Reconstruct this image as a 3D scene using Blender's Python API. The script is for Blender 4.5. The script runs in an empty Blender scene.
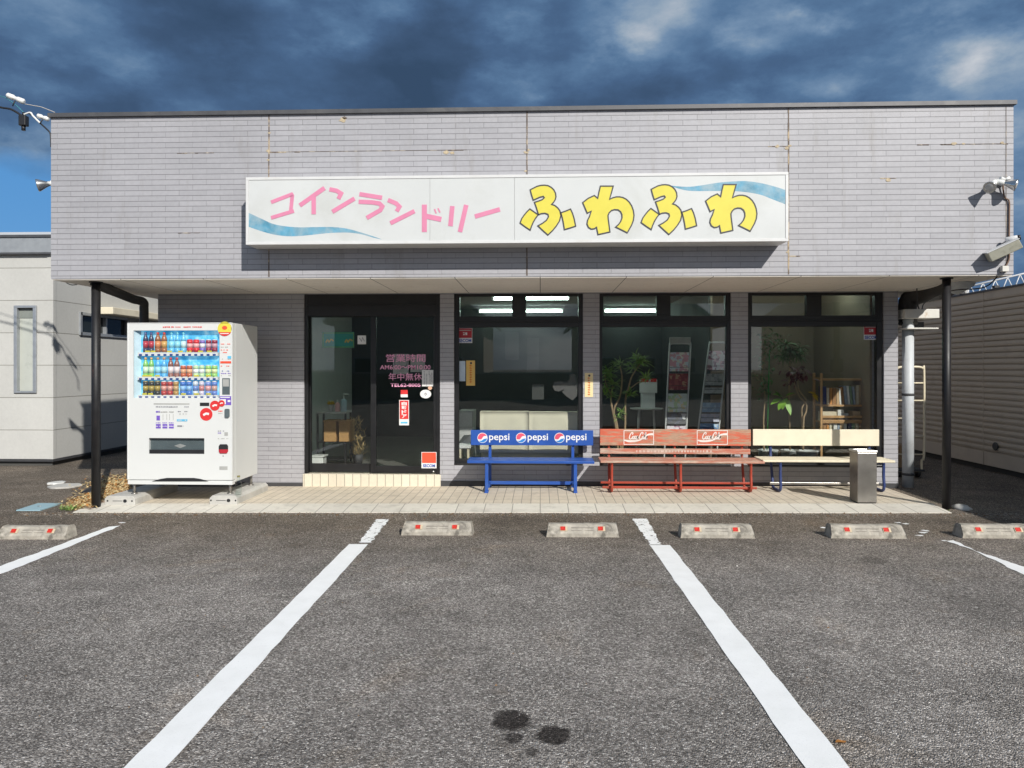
import bpy, bmesh, math, random
from mathutils import Vector, Matrix
from mathutils.geometry import tessellate_polygon
R = math.radians
random.seed(7)
SC = bpy.context.scene
COL = SC.collection

# ------------------------------------------------------------------ camera, sky, sun, exposure
EYE = 1.53
FPX = 735.0
YAW = R(2.2)
cam_d = bpy.data.cameras.new('camera')
cam_d.sensor_width = 36.0
cam_d.lens = FPX / 1024 * 36.0
cam_d.shift_y = -16.0 / 1024
cam_d.clip_start = 0.05
cam_d.clip_end = 3000
cam = bpy.data.objects.new('camera', cam_d)
cam.location = (0, 0, EYE)
cam.rotation_euler = (R(90), 0, YAW)
COL.objects.link(cam)
SC.camera = cam

SUN = Vector((-0.56, 1.0, -0.74)).normalized()      # direction the sunlight travels
SUN_EL = math.asin(-SUN.z)
SUN_AZ = math.atan2(-SUN.x, -SUN.y)                 # clockwise from +Y
sun_d = bpy.data.lights.new('sun', 'SUN')
sun_d.energy = 4.6
sun_d.angle = R(0.55)
sun_d.color = (1.0, 0.965, 0.905)
sun = bpy.data.objects.new('sun', sun_d)
sun.rotation_euler = SUN.to_track_quat('-Z', 'Y').to_euler()
sun.location = (10, -20, 20)
COL.objects.link(sun)

W = bpy.data.worlds.new('World')
SC.world = W
W.use_nodes = True
def build_sky():
    nt = W.node_tree
    nt.nodes.clear()
    N = lambda t: nt.nodes.new(t)
    L = nt.links.new
    out = N('ShaderNodeOutputWorld'); bg = N('ShaderNodeBackground'); bg.inputs[1].default_value = 0.1
    sky = N('ShaderNodeTexSky'); sky.sky_type = 'NISHITA'; sky.sun_disc = False
    sky.sun_elevation = SUN_EL; sky.sun_rotation = SUN_AZ
    sky.air_density = 1.0; sky.dust_density = 0.6; sky.ozone_density = 2.5
    tc = N('ShaderNodeTexCoord')
    D = tc.outputs['Generated']
    sep = N('ShaderNodeSeparateXYZ'); L(D, sep.inputs[0])
    mp = N('ShaderNodeMapping'); mp.inputs['Location'].default_value = CLOUD_SHIFT
    mp.inputs['Scale'].default_value = (1.0, 1.0, 2.0)
    L(D, mp.inputs[0])
    def math_(op, a, b=None, c=None, clamp=False):
        m = N('ShaderNodeMath'); m.operation = op; m.use_clamp = clamp
        for s, i in ((a, 0), (b, 1), (c, 2)):
            if s is None: continue
            if hasattr(s, 'links'): L(s, m.inputs[i])
            else: m.inputs[i].default_value = s
        return m.outputs[0]
    def noise(scale, detail, rough, dist=0.0, src=mp.outputs[0]):
        n = N('ShaderNodeTexNoise'); n.inputs['Scale'].default_value = scale; n.inputs['Detail'].default_value = detail
        n.inputs['Roughness'].default_value = rough; n.inputs['Distortion'].default_value = dist
        L(src, n.inputs['Vector']); return n.outputs[0]
    def ramp(src, pts):
        r = N('ShaderNodeValToRGB'); e = r.color_ramp.elements
        while len(e) > 1: e.remove(e[-1])
        for i, (p, c) in enumerate(pts):
            q = e[0] if i == 0 else e.new(p)
            q.position = p; q.color = (*c, 1)
        L(src, r.inputs[0]); return r.outputs[0]
    def mixc(f, a, b):
        m = N('ShaderNodeMixRGB'); m.blend_type = 'MIX'
        for s, i in ((f, 0), (a, 1), (b, 2)):
            if hasattr(s, 'links'): L(s, m.inputs[i])
            else: m.inputs[i].default_value = s if i == 0 else (*s, 1)
        return m.outputs[0]
    def toward(d, lo, hi):
        """1 along direction d, fading with the angle"""
        v = N('ShaderNodeVectorMath'); v.operation = 'DOT_PRODUCT'; L(D, v.inputs[0]); v.inputs[1].default_value = Vector(d).normalized()
        r = N('ShaderNodeMapRange'); r.interpolation_type = 'SMOOTHSTEP'
        r.inputs[1].default_value = math.cos(R(lo)); r.inputs[2].default_value = math.cos(R(hi)); L(v.outputs['Value'], r.inputs[0]); return r.outputs[0]
    # billows: smooth cells piled at several sizes, their rims broken by fine turbulence
    wn = N('ShaderNodeTexNoise'); wn.inputs['Scale'].default_value = 4.0; wn.inputs['Detail'].default_value = 7; wn.inputs['Roughness'].default_value = 0.62; L(mp.outputs[0], wn.inputs['Vector'])
    wv = N('ShaderNodeVectorMath'); wv.operation = 'MULTIPLY_ADD'; L(wn.outputs['Color'], wv.inputs[0]); wv.inputs[1].default_value = (0.26, 0.26, 0.26); L(mp.outputs[0], wv.inputs[2])
    def billow(scale, sm):
        v = N('ShaderNodeTexVoronoi'); v.feature = 'SMOOTH_F1'; v.inputs['Scale'].default_value = scale; v.inputs['Smoothness'].default_value = sm
        if 'Detail' in v.inputs: v.inputs['Detail'].default_value = 0
        L(wv.outputs[0], v.inputs['Vector']); return math_('SUBTRACT', 1.0, v.outputs['Distance'])
    bl = math_('MULTIPLY_ADD', billow(4.2, 0.8), 0.62, math_('MULTIPLY', billow(10.0, 0.7), 0.38))
    fb = noise(2.8, 13, 0.64, 0.0)
    val = math_('MULTIPLY_ADD', bl, 0.66, math_('MULTIPLY', fb, 0.68))
    val = math_('MULTIPLY_ADD', math_("SUBTRACT", val, 0.80), 1.35, 0.60)
    # where the cloud deck is thick (darker) or thin (paler): azimuth and height of each patch
    for (az, el, r0, amt) in ((-17.5, 22, 6, 0.17), (-13, 27, 5, 0.16), (-4, 22.5, 6, 0.10), (5.5, 23.5, 5, 0.10), (9.5, 25.5, 4, 0.06), (27, 22, 14, 0.04), (31, 15, 9, 0.06),
                              (-11.5, 23.5, 7, -0.10), (16, 27, 10, -0.08), (-32, 26, 11, -0.03), (-33, 17.5, 8, 0.02)):
        a = R(az) ; e_ = R(el)
        m = toward((math.sin(a) * math.cos(e_), math.cos(a) * math.cos(e_), math.sin(e_)), r0, r0 * 0.15)
        val = math_('MULTIPLY_ADD', m, amt, val)
    shade = ramp(val, [(0.12, (0.38, 0.74, 1.4)), (0.26, (0.50, 0.95, 1.8)), (0.40, (0.68, 1.32, 2.5)), (0.50, (0.98, 1.85, 3.25)), (0.60, (1.65, 2.65, 4.1)), (0.70, (2.8, 3.7, 4.8)), (0.84, (4.6, 5.1, 5.8)), (1.0, (6.6, 6.8, 7.1))])
    # tall sunlit clouds behind the viewer, and a paler east
    back = math_('MULTIPLY', toward((0.1, -1, 0.42), 48, 14), ramp(val, [(0.36, (0.25, 0.25, 0.25)), (0.62, (1, 1, 1))]))
    cl = mixc(back, shade, (9.5, 9.8, 10.2))
    # clear blue gap low in the west
    lx = math_('MULTIPLY_ADD', sep.outputs[0], -9.0, -3.7, True)
    lz = math_('MULTIPLY_ADD', math_('MULTIPLY_ADD', noise(5, 5, 0.6), 0.10, sep.outputs[2]), -24.0, 7.2, True)
    gap = math_('MULTIPLY', lx, lz)
    sat = mixc(0.8, sky.outputs[0], (0.62, 2.75, 6.3))
    c2 = mixc(gap, cl, sat)
    L(c2, bg.inputs[0]); L(bg.outputs[0], out.inputs[0])
CLOUD_SHIFT = (5.3, 0.4, 1.2)
build_sky()
SC.view_settings.view_transform = 'Standard'
SC.view_settings.look = 'None'
SC.view_settings.exposure = 0.0
SC.view_settings.gamma = 1.0
SC.view_settings.use_curve_mapping = False
SC.cycles.max_bounces = 8
SC.cycles.transparent_max_bounces = 16
SC.cycles.caustics_reflective = False
SC.cycles.caustics_refractive = False

# ------------------------------------------------------------------ measuring helpers (camera geometry of the photograph)
CY, SY = math.cos(YAW), math.sin(YAW)
def ray(u, v):
    a = (u - 512) / FPX
    return Vector((a * CY - SY, a * SY + CY, (368 - v) / FPX))
def P(u, v, Y):
    r = ray(u, v); t = Y / r.y
    return Vector((r.x * t, Y, EYE + r.z * t))
def PX(u, v, X):
    r = ray(u, v); t = X / r.x
    return Vector((X, r.y * t, EYE + r.z * t))
SLOPE = 0.007
def gz(x): return SLOPE * x
def G(u, v, h=0.0):
    r = ray(u, v)
    t = (EYE - h) / (SLOPE * r.x - r.z)
    return Vector((r.x * t, r.y * t, EYE + r.z * t))

# ------------------------------------------------------------------ materials
MATS = {}
def new_mat(name):
    m = bpy.data.materials.new(name); m.use_nodes = True
    nt = m.node_tree; nt.nodes.clear()
    out = nt.nodes.new('ShaderNodeOutputMaterial')
    b = nt.nodes.new('ShaderNodeBsdfPrincipled')
    nt.links.new(b.outputs[0], out.inputs[0])
    MATS[name] = m
    return m, nt, b, out
def setin(b, k, v):
    if k in b.inputs: b.inputs[k].default_value = v
def objco(nt):
    t = nt.nodes.new('ShaderNodeTexCoord'); return t.outputs['Object']
def worldco(nt):
    t = nt.nodes.new('ShaderNodeNewGeometry'); return t.outputs['Position']
def nnoise(nt, src, scale, detail=4, rough=0.55, dist=0.0):
    n = nt.nodes.new('ShaderNodeTexNoise')
    n.inputs['Scale'].default_value = scale; n.inputs['Detail'].default_value = detail
    n.inputs['Roughness'].default_value = rough; n.inputs['Distortion'].default_value = dist
    nt.links.new(src, n.inputs['Vector']); return n.outputs[0]
def nramp(nt, src, pts, interp='LINEAR'):
    r = nt.nodes.new('ShaderNodeValToRGB'); e = r.color_ramp.elements
    r.color_ramp.interpolation = interp
    while len(e) > 1: e.remove(e[-1])
    for i, (p, c) in enumerate(pts):
        q = e[0] if i == 0 else e.new(p)
        q.position = p
        if not hasattr(c, '__len__'): c = (c, c, c)
        q.color = (*c, 1)
    nt.links.new(src, r.inputs[0]); return r.outputs[0]
def nmix(nt, f, a, b, mode='MIX'):
    m = nt.nodes.new('ShaderNodeMixRGB'); m.blend_type = mode
    for s, i in ((f, 0), (a, 1), (b, 2)):
        if hasattr(s, 'links'): nt.links.new(s, m.inputs[i])
        elif i == 0: m.inputs[0].default_value = s
        else: m.inputs[i].default_value = (*s, 1) if hasattr(s, '__len__') else (s, s, s, 1)
    return m.outputs[0]
def nmath(nt, op, a, b=None, c=None, clamp=False):
    m = nt.nodes.new('ShaderNodeMath'); m.operation = op; m.use_clamp = clamp
    for s, i in ((a, 0), (b, 1), (c, 2)):
        if s is None: continue
        if hasattr(s, 'links'): nt.links.new(s, m.inputs[i])
        else: m.inputs[i].default_value = s
    return m.outputs[0]
def nbump(nt, b, h, strength, dist=0.01):
    n = nt.nodes.new('ShaderNodeBump'); n.inputs['Strength'].default_value = strength; n.inputs['Distance'].default_value = dist
    nt.links.new(h, n.inputs['Height']); nt.links.new(n.outputs[0], b.inputs['Normal'])
def pm(name, col, rough=0.6, metal=0.0, var=0.12, scale=7.0, bump=0.0, spec=0.5, dirt=None, dscale=3.0, damt=(0.55, 0.75), bscale=60):
    """plain procedural surface: base colour with uneven tone, optional dirt patches and grain"""
    m, nt, b, out = new_mat(name)
    co = objco(nt)
    n = nnoise(nt, co, scale, 6, 0.6)
    c = nramp(nt, n, [(0.28, [x * (1 - var) for x in col]), (0.72, [min(1, x * (1 + var)) for x in col])])
    if dirt:
        d = nramp(nt, nnoise(nt, co, dscale, 8, 0.65, 0.3), [(damt[0], 0.0), (damt[1], 1.0)])
        c = nmix(nt, d, c, dirt)
    nt.links.new(c, b.inputs['Base Color'])
    r = nramp(nt, n, [(0.3, max(0.02, rough * 0.85)), (0.7, min(1, rough * 1.12))])
    nt.links.new(r, b.inputs['Roughness'])
    setin(b, 'Metallic', metal); setin(b, 'Specular IOR Level', spec)
    if bump: nbump(nt, b, nnoise(nt, co, bscale, 4, 0.6), bump, 0.004)
    return m

def tile_mat(name, bw, rh, mortar, c1, c2, cm, rough=0.5, bumpd=0.003, stain=None, plane='XZ', stain_amt=(0.60, 0.72), off=0.5, fine=0.05, vfade=None):
    m, nt, b, out = new_mat(name)
    pos = worldco(nt)
    s = nt.nodes.new('ShaderNodeSeparateXYZ'); nt.links.new(pos, s.inputs[0])
    cb = nt.nodes.new('ShaderNodeCombineXYZ')
    if plane == 'XZ':
        nt.links.new(nmath(nt, 'ADD', s.outputs[0], s.outputs[1]), cb.inputs[0]); nt.links.new(s.outputs[2], cb.inputs[1])
    else:
        nt.links.new(s.outputs[0], cb.inputs[0]); nt.links.new(s.outputs[1], cb.inputs[1])
    br = nt.nodes.new('ShaderNodeTexBrick')
    br.offset = off; br.squash = 1.0
    br.inputs['Scale'].default_value = 1.0
    br.inputs['Brick Width'].default_value = bw; br.inputs['Row Height'].default_value = rh
    br.inputs['Mortar Size'].default_value = mortar; br.inputs['Mortar Smooth'].default_value = 0.25
    br.inputs['Bias'].default_value = 0.0
    br.inputs['Color1'].default_value = (*c1, 1); br.inputs['Color2'].default_value = (*c2, 1); br.inputs['Mortar'].default_value = (*cm, 1)
    nt.links.new(cb.outputs[0], br.inputs['Vector'])
    c = br.outputs['Color']
    fac = br.outputs['Fac']
    if vfade is not None:
        # tight butt joints between tiles, open bed joints between courses
        b2 = nt.nodes.new('ShaderNodeTexBrick'); b2.offset = 0.0
        for k_, v_ in (('Scale', 1.0), ('Brick Width', 400.0), ('Row Height', rh), ('Mortar Size', mortar), ('Mortar Smooth', 0.3)): b2.inputs[k_].default_value = v_
        nt.links.new(cb.outputs[0], b2.inputs['Vector'])
        br.inputs['Mortar'].default_value = (*[(x + y) / 2 for x, y in zip(c1, c2)], 1)
        vf = nmath(nt, 'MULTIPLY', br.outputs['Fac'], nramp(nt, nnoise(nt, pos, 1.3, 4, 0.6), [(0.35, vfade * 0.35), (0.65, vfade * 1.5)]))
        fac = nmath(nt, 'MAXIMUM', nmath(nt, 'MULTIPLY', b2.outputs['Fac'], 0.85), vf)
        c = nmix(nt, fac, c, cm)
    big = nramp(nt, nnoise(nt, pos, 0.9, 6, 0.6), [(0.3, 0.93), (0.7, 1.05)])
    c = nmix(nt, 1.0, c, big, 'MULTIPLY')
    fn = nramp(nt, nnoise(nt, pos, 24, 6, 0.65), [(0.3, 1 - fine), (0.7, 1 + fine)])
    c = nmix(nt, 1.0, c, fn, 'MULTIPLY')
    if stain:
        mpn = nt.nodes.new('ShaderNodeMapping'); mpn.inputs['Scale'].default_value = (3.0, 3.0, 0.45)
        nt.links.new(pos, mpn.inputs[0])
        d = nramp(nt, nnoise(nt, mpn.outputs[0], 1.6, 8, 0.7, 0.2), [(stain_amt[0], 0.0), (stain_amt[1], 0.6)])
        c = nmix(nt, d, c, stain)
    nt.links.new(c, b.inputs['Base Color'])
    setin(b, 'Roughness', rough)
    h = nmath(nt, 'SUBTRACT', 1.0, fac)
    h2 = nmath(nt, 'MULTIPLY_ADD', nnoise(nt, pos, 45, 4, 0.6), 0.25, h)
    nbump(nt, b, h2, 0.55, bumpd)
    return m

def emit_mat(name, col, s):
    m, nt, b, out = new_mat(name)
    setin(b, 'Base Color', (*col, 1)); setin(b, 'Emission Color', (*col, 1)); setin(b, 'Emission Strength', s)
    return m
def glass_mat(name, tint=(0.93, 0.945, 0.94), rough=0.0, ior=1.5):
    m = bpy.data.materials.new(name); m.use_nodes = True; nt = m.node_tree; nt.nodes.clear(); MATS[name] = m
    out = nt.nodes.new('ShaderNodeOutputMaterial'); mx = nt.nodes.new('ShaderNodeMixShader')
    tr = nt.nodes.new('ShaderNodeBsdfTransparent'); tr.inputs[0].default_value = (*tint, 1)
    gl = nt.nodes.new('ShaderNodeBsdfGlossy'); gl.inputs['Roughness'].default_value = rough
    g_ = nt.nodes.new('ShaderNodeNewGeometry'); vd = nt.nodes.new('ShaderNodeVectorMath'); vd.operation = 'DOT_PRODUCT'
    nt.links.new(g_.outputs['Incoming'], vd.inputs[0]); nt.links.new(g_.outputs['Normal'], vd.inputs[1])
    k = nmath(nt, 'SUBTRACT', 1.0, nmath(nt, 'ABSOLUTE', vd.outputs['Value']), None, True)
    f0 = ((ior - 1) / (ior + 1)) ** 2
    frv = nmath(nt, 'MULTIPLY_ADD', nmath(nt, 'POWER', k, 5.0), 1 - f0, f0)      # Schlick, the same from both sides
    # very slight waviness of float glass
    t = nt.nodes.new('ShaderNodeNewGeometry')
    bp = nt.nodes.new('ShaderNodeBump'); bp.inputs['Strength'].default_value = 0.006; bp.inputs['Distance'].default_value = 0.02
    n = nt.nodes.new('ShaderNodeTexNoise'); n.inputs['Scale'].default_value = 1.4; nt.links.new(t.outputs['Position'], n.inputs['Vector'])
    nt.links.new(n.outputs[0], bp.inputs['Height']); nt.links.new(bp.outputs[0], gl.inputs['Normal'])
    nt.links.new(frv, mx.inputs[0]); nt.links.new(tr.outputs[0], mx.inputs[1]); nt.links.new(gl.outputs[0], mx.inputs[2])
    nt.links.new(mx.outputs[0], out.inputs[0])
    return m

M = {}
M['tile'] = tile_mat('wall tile', 0.30, 0.0575, 0.0035, (0.405, 0.400, 0.421), (0.368, 0.364, 0.384), (0.145, 0.142, 0.147), 0.5, 0.004, stain=(0.27, 0.255, 0.24), stain_amt=(0.58, 0.75), vfade=0.42)
M['patio'] = tile_mat('patio tile', 0.105, 0.21, 0.004, (0.70, 0.615, 0.49), (0.64, 0.56, 0.445), (0.30, 0.26, 0.21), 0.75, 0.003, stain=(0.34, 0.29, 0.23), plane='XY', stain_amt=(0.52, 0.75), off=0.0)
M['kerb'] = tile_mat('kerb tile', 0.30, 5.0, 0.005, (0.72, 0.68, 0.59), (0.66, 0.62, 0.54), (0.32, 0.29, 0.25), 0.8, 0.003, stain=(0.36, 0.33, 0.28), plane='XY', stain_amt=(0.5, 0.72), off=0.0)
M['sill_tile'] = tile_mat('step tile', 0.105, 1.0, 0.004, (0.72, 0.66, 0.53), (0.66, 0.60, 0.48), (0.25, 0.22, 0.18), 0.6, 0.003, off=0.0)
M['panel'] = tile_mat('cement siding', 60.0, 0.525, 0.006, (0.56, 0.555, 0.525), (0.53, 0.525, 0.495), (0.25, 0.24, 0.21), 0.8, 0.004, stain=(0.44, 0.43, 0.40), stain_amt=(0.58, 0.85), off=0.35, fine=0.04)
M['fascia_metal'] = pm('fascia metal', (0.33, 0.35, 0.37), 0.55, 0.2)
M['coping'] = pm('coping metal', (0.10, 0.10, 0.105), 0.5, 0.3, dirt=(0.16, 0.155, 0.15))
M['soffit'] = tile_mat('soffit board', 0.91, 1.82, 0.005, (0.86, 0.81, 0.735), (0.83, 0.78, 0.705), (0.22, 0.20, 0.18), 0.85, 0.002, stain=(0.5, 0.42, 0.34), plane='XY', off=0.0)
M['black_alu'] = pm('black aluminium', (0.012, 0.012, 0.013), 0.38, 0.0, 0.25)
M['post_steel'] = pm('dark painted steel', (0.012, 0.0115, 0.013), 0.5, 0.0, 0.25, dirt=(0.07, 0.035, 0.022), dscale=5, damt=(0.62, 0.78), bump=0.15)
M['base_dark'] = pm('dark wall base', (0.05, 0.05, 0.053), 0.7)
M['rust'] = pm('rusty joint sealant', (0.15, 0.12, 0.10), 0.85, 0, 0.35, 12, dirt=(0.46, 0.36, 0.24), dscale=7, damt=(0.5, 0.6))
M['crack'] = pm('dark crack', (0.13, 0.10, 0.085), 0.9, 0, 0.3, dirt=(0.50, 0.42, 0.30), dscale=14, damt=(0.5, 0.6))
M['chip'] = pm('bare tan mortar', (0.50, 0.41, 0.28), 0.9, 0, 0.25, 30, 0.4)
M['glass'] = glass_mat('window glass', ior=1.6)
M['glass_vm'] = glass_mat('display glass', (0.96, 0.97, 0.97), 0.0, 1.3)
M['white'] = pm('white paint', (0.68, 0.68, 0.67), 0.45, 0, 0.04, dirt=(0.62, 0.60, 0.56), dscale=2.2)
M['sign_face'] = pm('sign acrylic', (0.63, 0.645, 0.635), 0.35, 0, 0.035, 1.2, dirt=(0.54, 0.55, 0.52), dscale=1.4, damt=(0.5, 0.8))
M['pink'] = pm('pink vinyl', (0.70, 0.24, 0.38), 0.45, 0, 0.05)
M['yellow'] = pm('yellow vinyl', (0.72, 0.63, 0.075), 0.45, 0, 0.04)
M['ink'] = pm('dark outline ink', (0.05, 0.05, 0.06), 0.5)
M['wave'] = pm('blue wave print', (0.10, 0.32, 0.46), 0.45, 0, 0.4, 5, dirt=(0.30, 0.43, 0.49), dscale=6, damt=(0.4, 0.65))
M['vm'] = pm('enamelled white steel', (0.69, 0.70, 0.685), 0.32, 0, 0.015, 3)
M['vm_side'] = M['vm']
M['concrete'] = pm('pale concrete', (0.50, 0.485, 0.45), 0.85, 0, 0.14, 9, 0.5, dirt=(0.33, 0.31, 0.28), dscale=5)
M['stop'] = pm('weathered concrete', (0.42, 0.385, 0.325), 0.9, 0, 0.3, 14, 0.9, dirt=(0.17, 0.155, 0.13), dscale=9, damt=(0.5, 0.68), bscale=90)
M['stop_shade'] = pm('recess concrete', (0.20, 0.18, 0.155), 0.9)  # darker copy of the stop concrete, shade of the recess as colour
M['reflect'] = pm('red reflector', (0.52, 0.030, 0.018), 0.35, 0, 0.35, 60, dirt=(0.22, 0.10, 0.07), dscale=18)
M['reflect_pale'] = pm('pale reflector rim', (0.58, 0.48, 0.33), 0.4)
M['steel'] = pm('brushed stainless', (0.36, 0.34, 0.31), 0.36, 0.85, 0.15, 4, dirt=(0.19, 0.18, 0.165), dscale=6)
M['steel_lid'] = pm('pale steel lid', (0.62, 0.61, 0.58), 0.35, 0.6)
M['grey_pvc'] = pm('pale grey pipe', (0.52, 0.545, 0.56), 0.5, 0, 0.06, dirt=(0.38, 0.38, 0.37), dscale=4)
M['duct'] = pm('dark duct wrap', (0.055, 0.052, 0.05), 0.7, 0, 0.3, 20, 0.3)
M['hood'] = pm('hood enamel', (0.68, 0.66, 0.60), 0.5, 0, 0.08, dirt=(0.45, 0.28, 0.14), dscale=7, damt=(0.62, 0.74))
M['cream_tube'] = pm('cream enamel tube', (0.72, 0.64, 0.47), 0.45, dirt=(0.4, 0.26, 0.14), dscale=8, damt=(0.66, 0.8))
M['blue'] = pm('blue enamel', (0.020, 0.085, 0.36), 0.42, 0, 0.10, dirt=(0.06, 0.12, 0.32), dscale=4)
M['cola_red'] = pm('faded red paint', (0.62, 0.145, 0.085), 0.6, 0, 0.12)
M['navy_tube'] = pm('navy enamel tube', (0.03, 0.05, 0.16), 0.4, dirt=(0.14, 0.16, 0.24), dscale=9)
M['red_tube'] = pm('red enamel tube', (0.36, 0.05, 0.026), 0.45, 0, 0.15, dirt=(0.24, 0.09, 0.05), dscale=10)
M['cream_board'] = pm('cream painted board', (0.76, 0.69, 0.53), 0.55, 0, 0.05, dirt=(0.62, 0.54, 0.40), dscale=4, damt=(0.55, 0.8))
M['shutter'] = pm('brown metal siding', (0.58, 0.50, 0.40), 0.6, 0.1, 0.08, 2, dirt=(0.48, 0.41, 0.33), dscale=2)
M['foundation'] = pm('dark footing', (0.08, 0.078, 0.072), 0.9)
M['wood'] = pm('pine wood', (0.52, 0.30, 0.13), 0.55, 0, 0.15, 12)
M['rattan'] = pm('woven rattan', (0.46, 0.26, 0.10), 0.8, 0, 0.3, 60, 0.8)
M['cable'] = pm('black cable', (0.015, 0.015, 0.017), 0.5)
M['pale_cable'] = pm('pale cable', (0.45, 0.43, 0.40), 0.5)
M['teal_cable'] = pm('teal cable', (0.05, 0.22, 0.26), 0.5)
M['brown_cable'] = pm('brown conduit', (0.20, 0.12, 0.08), 0.6)
M['porcelain'] = pm('white porcelain', (0.78, 0.78, 0.75), 0.25)
M['chrome'] = pm('metal reflector', (0.62, 0.62, 0.60), 0.25, 0.9)
M['lens'] = pm('lamp lens', (0.55, 0.53, 0.50), 0.15)
M['mustard'] = pm('greenish bracket', (0.24, 0.22, 0.07), 0.6)
M['lamp_body'] = pm('olive grey housing', (0.36, 0.35, 0.28), 0.6, dirt=(0.2, 0.19, 0.14), dscale=6)
M['paper'] = pm('white paper', (0.78, 0.78, 0.76), 0.7, 0, 0.03)
M['paper_grey'] = pm('grey print', (0.42, 0.42, 0.40), 0.7)
M['ink_grey'] = pm('grey lettering', (0.24, 0.24, 0.27), 0.7)
M['red'] = pm('red print', (0.70, 0.035, 0.035), 0.5)
M['dark_red'] = pm('dark red print', (0.42, 0.018, 0.03), 0.5)
M['orange_red'] = pm('orange red print', (0.82, 0.09, 0.04), 0.5)
M['blue_ink'] = pm('blue lettering', (0.035, 0.09, 0.42), 0.5)
M['purple'] = pm('purple print', (0.18, 0.10, 0.50), 0.5)
M['sky_print'] = pm('sky blue print', (0.12, 0.50, 0.75), 0.5)
M['orange_paper'] = pm('orange yellow paper', (0.82, 0.53, 0.15), 0.7, 0, 0.05)
M['pale_yellow'] = pm('pale yellow paper', (0.80, 0.66, 0.36), 0.7, 0, 0.05)
M['orange_ink'] = pm('orange lettering', (0.78, 0.18, 0.03), 0.6)
M['pale_blue'] = pm('pale blue paper', (0.58, 0.68, 0.78), 0.6)
M['teal'] = pm('teal board', (0.02, 0.30, 0.26), 0.5, 0, 0.1)
M['gold'] = pm('gold lettering', (0.65, 0.45, 0.08), 0.5)
M['skin_disc'] = pm('tan sticker', (0.70, 0.42, 0.28), 0.6)
M['sofa'] = pm('cream sofa cloth', (0.72, 0.67, 0.52), 0.85, 0, 0.05, 6, 0.3)
M['int_wall'] = pm('light interior wall', (0.74, 0.74, 0.70), 0.85, 0, 0.05)
M['int_shade'] = pm('shade interior wall', (0.045, 0.05, 0.05), 0.7, 0, 0.3, 2)  # dimness of the unlit room put into the wall colour
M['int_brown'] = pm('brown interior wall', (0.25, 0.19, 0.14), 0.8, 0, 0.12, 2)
M['int_floor'] = tile_mat('shop floor tile', 0.3, 0.3, 0.003, (0.20, 0.19, 0.17), (0.18, 0.17, 0.155), (0.1, 0.1, 0.09), 0.4, 0.001, plane='XY', off=0.0)
M['int_ceil'] = pm('ceiling board', (0.40, 0.41, 0.39), 0.9)
M['tube_light'] = emit_mat('lit tube', (0.76, 1.0, 0.88), 13.0)
M['leaf'] = pm('green leaf', (0.22, 0.33, 0.09), 0.45, 0, 0.45, 11)
M['leaf_dark'] = pm('dark green leaf', (0.07, 0.15, 0.045), 0.45, 0, 0.4, 9)
M['leaf_bright'] = pm('bright leaf', (0.20, 0.40, 0.04), 0.45, 0, 0.3, 9)
M['leaf_purple'] = pm('purple red leaf', (0.11, 0.018, 0.028), 0.5, 0, 0.3, 9)
M['pink_door'] = pm('bright pink vinyl', (0.92, 0.42, 0.62), 0.5)
M['leaf_yellow'] = pm('yellow leaf', (0.62, 0.42, 0.03), 0.5, 0, 0.15)
M['bark'] = pm('pale bark', (0.34, 0.24, 0.14), 0.8, 0, 0.25, 20, 0.4)
M['pot'] = pm('pale glazed pot', (0.50, 0.53, 0.53), 0.4)
M['stake'] = pm('green stake', (0.02, 0.25, 0.05), 0.5)
M['straw'] = pm('dry straw', (0.50, 0.36, 0.17), 0.9, 0, 0.4, 30)
M['rack_steel'] = pm('rack steel', (0.62, 0.62, 0.61), 0.4, 0.25)
M['wire'] = pm('dark wire', (0.03, 0.03, 0.03), 0.5)
M['black_plastic'] = pm('black plastic', (0.02, 0.02, 0.022), 0.45)
M['dark_metal'] = pm('dark metal flap', (0.12, 0.15, 0.16), 0.35, 0.2)
M['bottle_glass'] = glass_mat('clear bottle', (0.92, 0.95, 0.94), 0.02, 1.3)
M['soap_pink'] = pm('pink bottle', (0.70, 0.38, 0.38), 0.4)
M['soap_blue'] = pm('pale blue bottle', (0.36, 0.48, 0.54), 0.35)
M['dry_leaf'] = pm('dry leaf', (0.42, 0.17, 0.03), 0.8, 0, 0.3, 40)
M['litter'] = pm('dry grass litter', (0.62, 0.47, 0.24), 0.95, 0, 0.4, 25)
M['blue_plate'] = pm('pale blue cover', (0.30, 0.46, 0.52), 0.55, 0, 0.1, dirt=(0.24, 0.34, 0.37), dscale=8)
M['white_truss'] = pm('white lattice steel', (0.66, 0.67, 0.68), 0.5)
M['frame_alu'] = pm('silver window frame', (0.42, 0.44, 0.46), 0.4, 0.5)
M['blind'] = pm('frosted window', (0.50, 0.52, 0.47), 0.3, 0, 0.06)
M['dark_glass'] = pm('dark pane', (0.018, 0.022, 0.02), 0.08)
M['house_wall'] = pm('house plaster', (0.50, 0.44, 0.36), 0.85)
M['house_roof'] = pm('slate roof', (0.10, 0.10, 0.11), 0.7)

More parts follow.
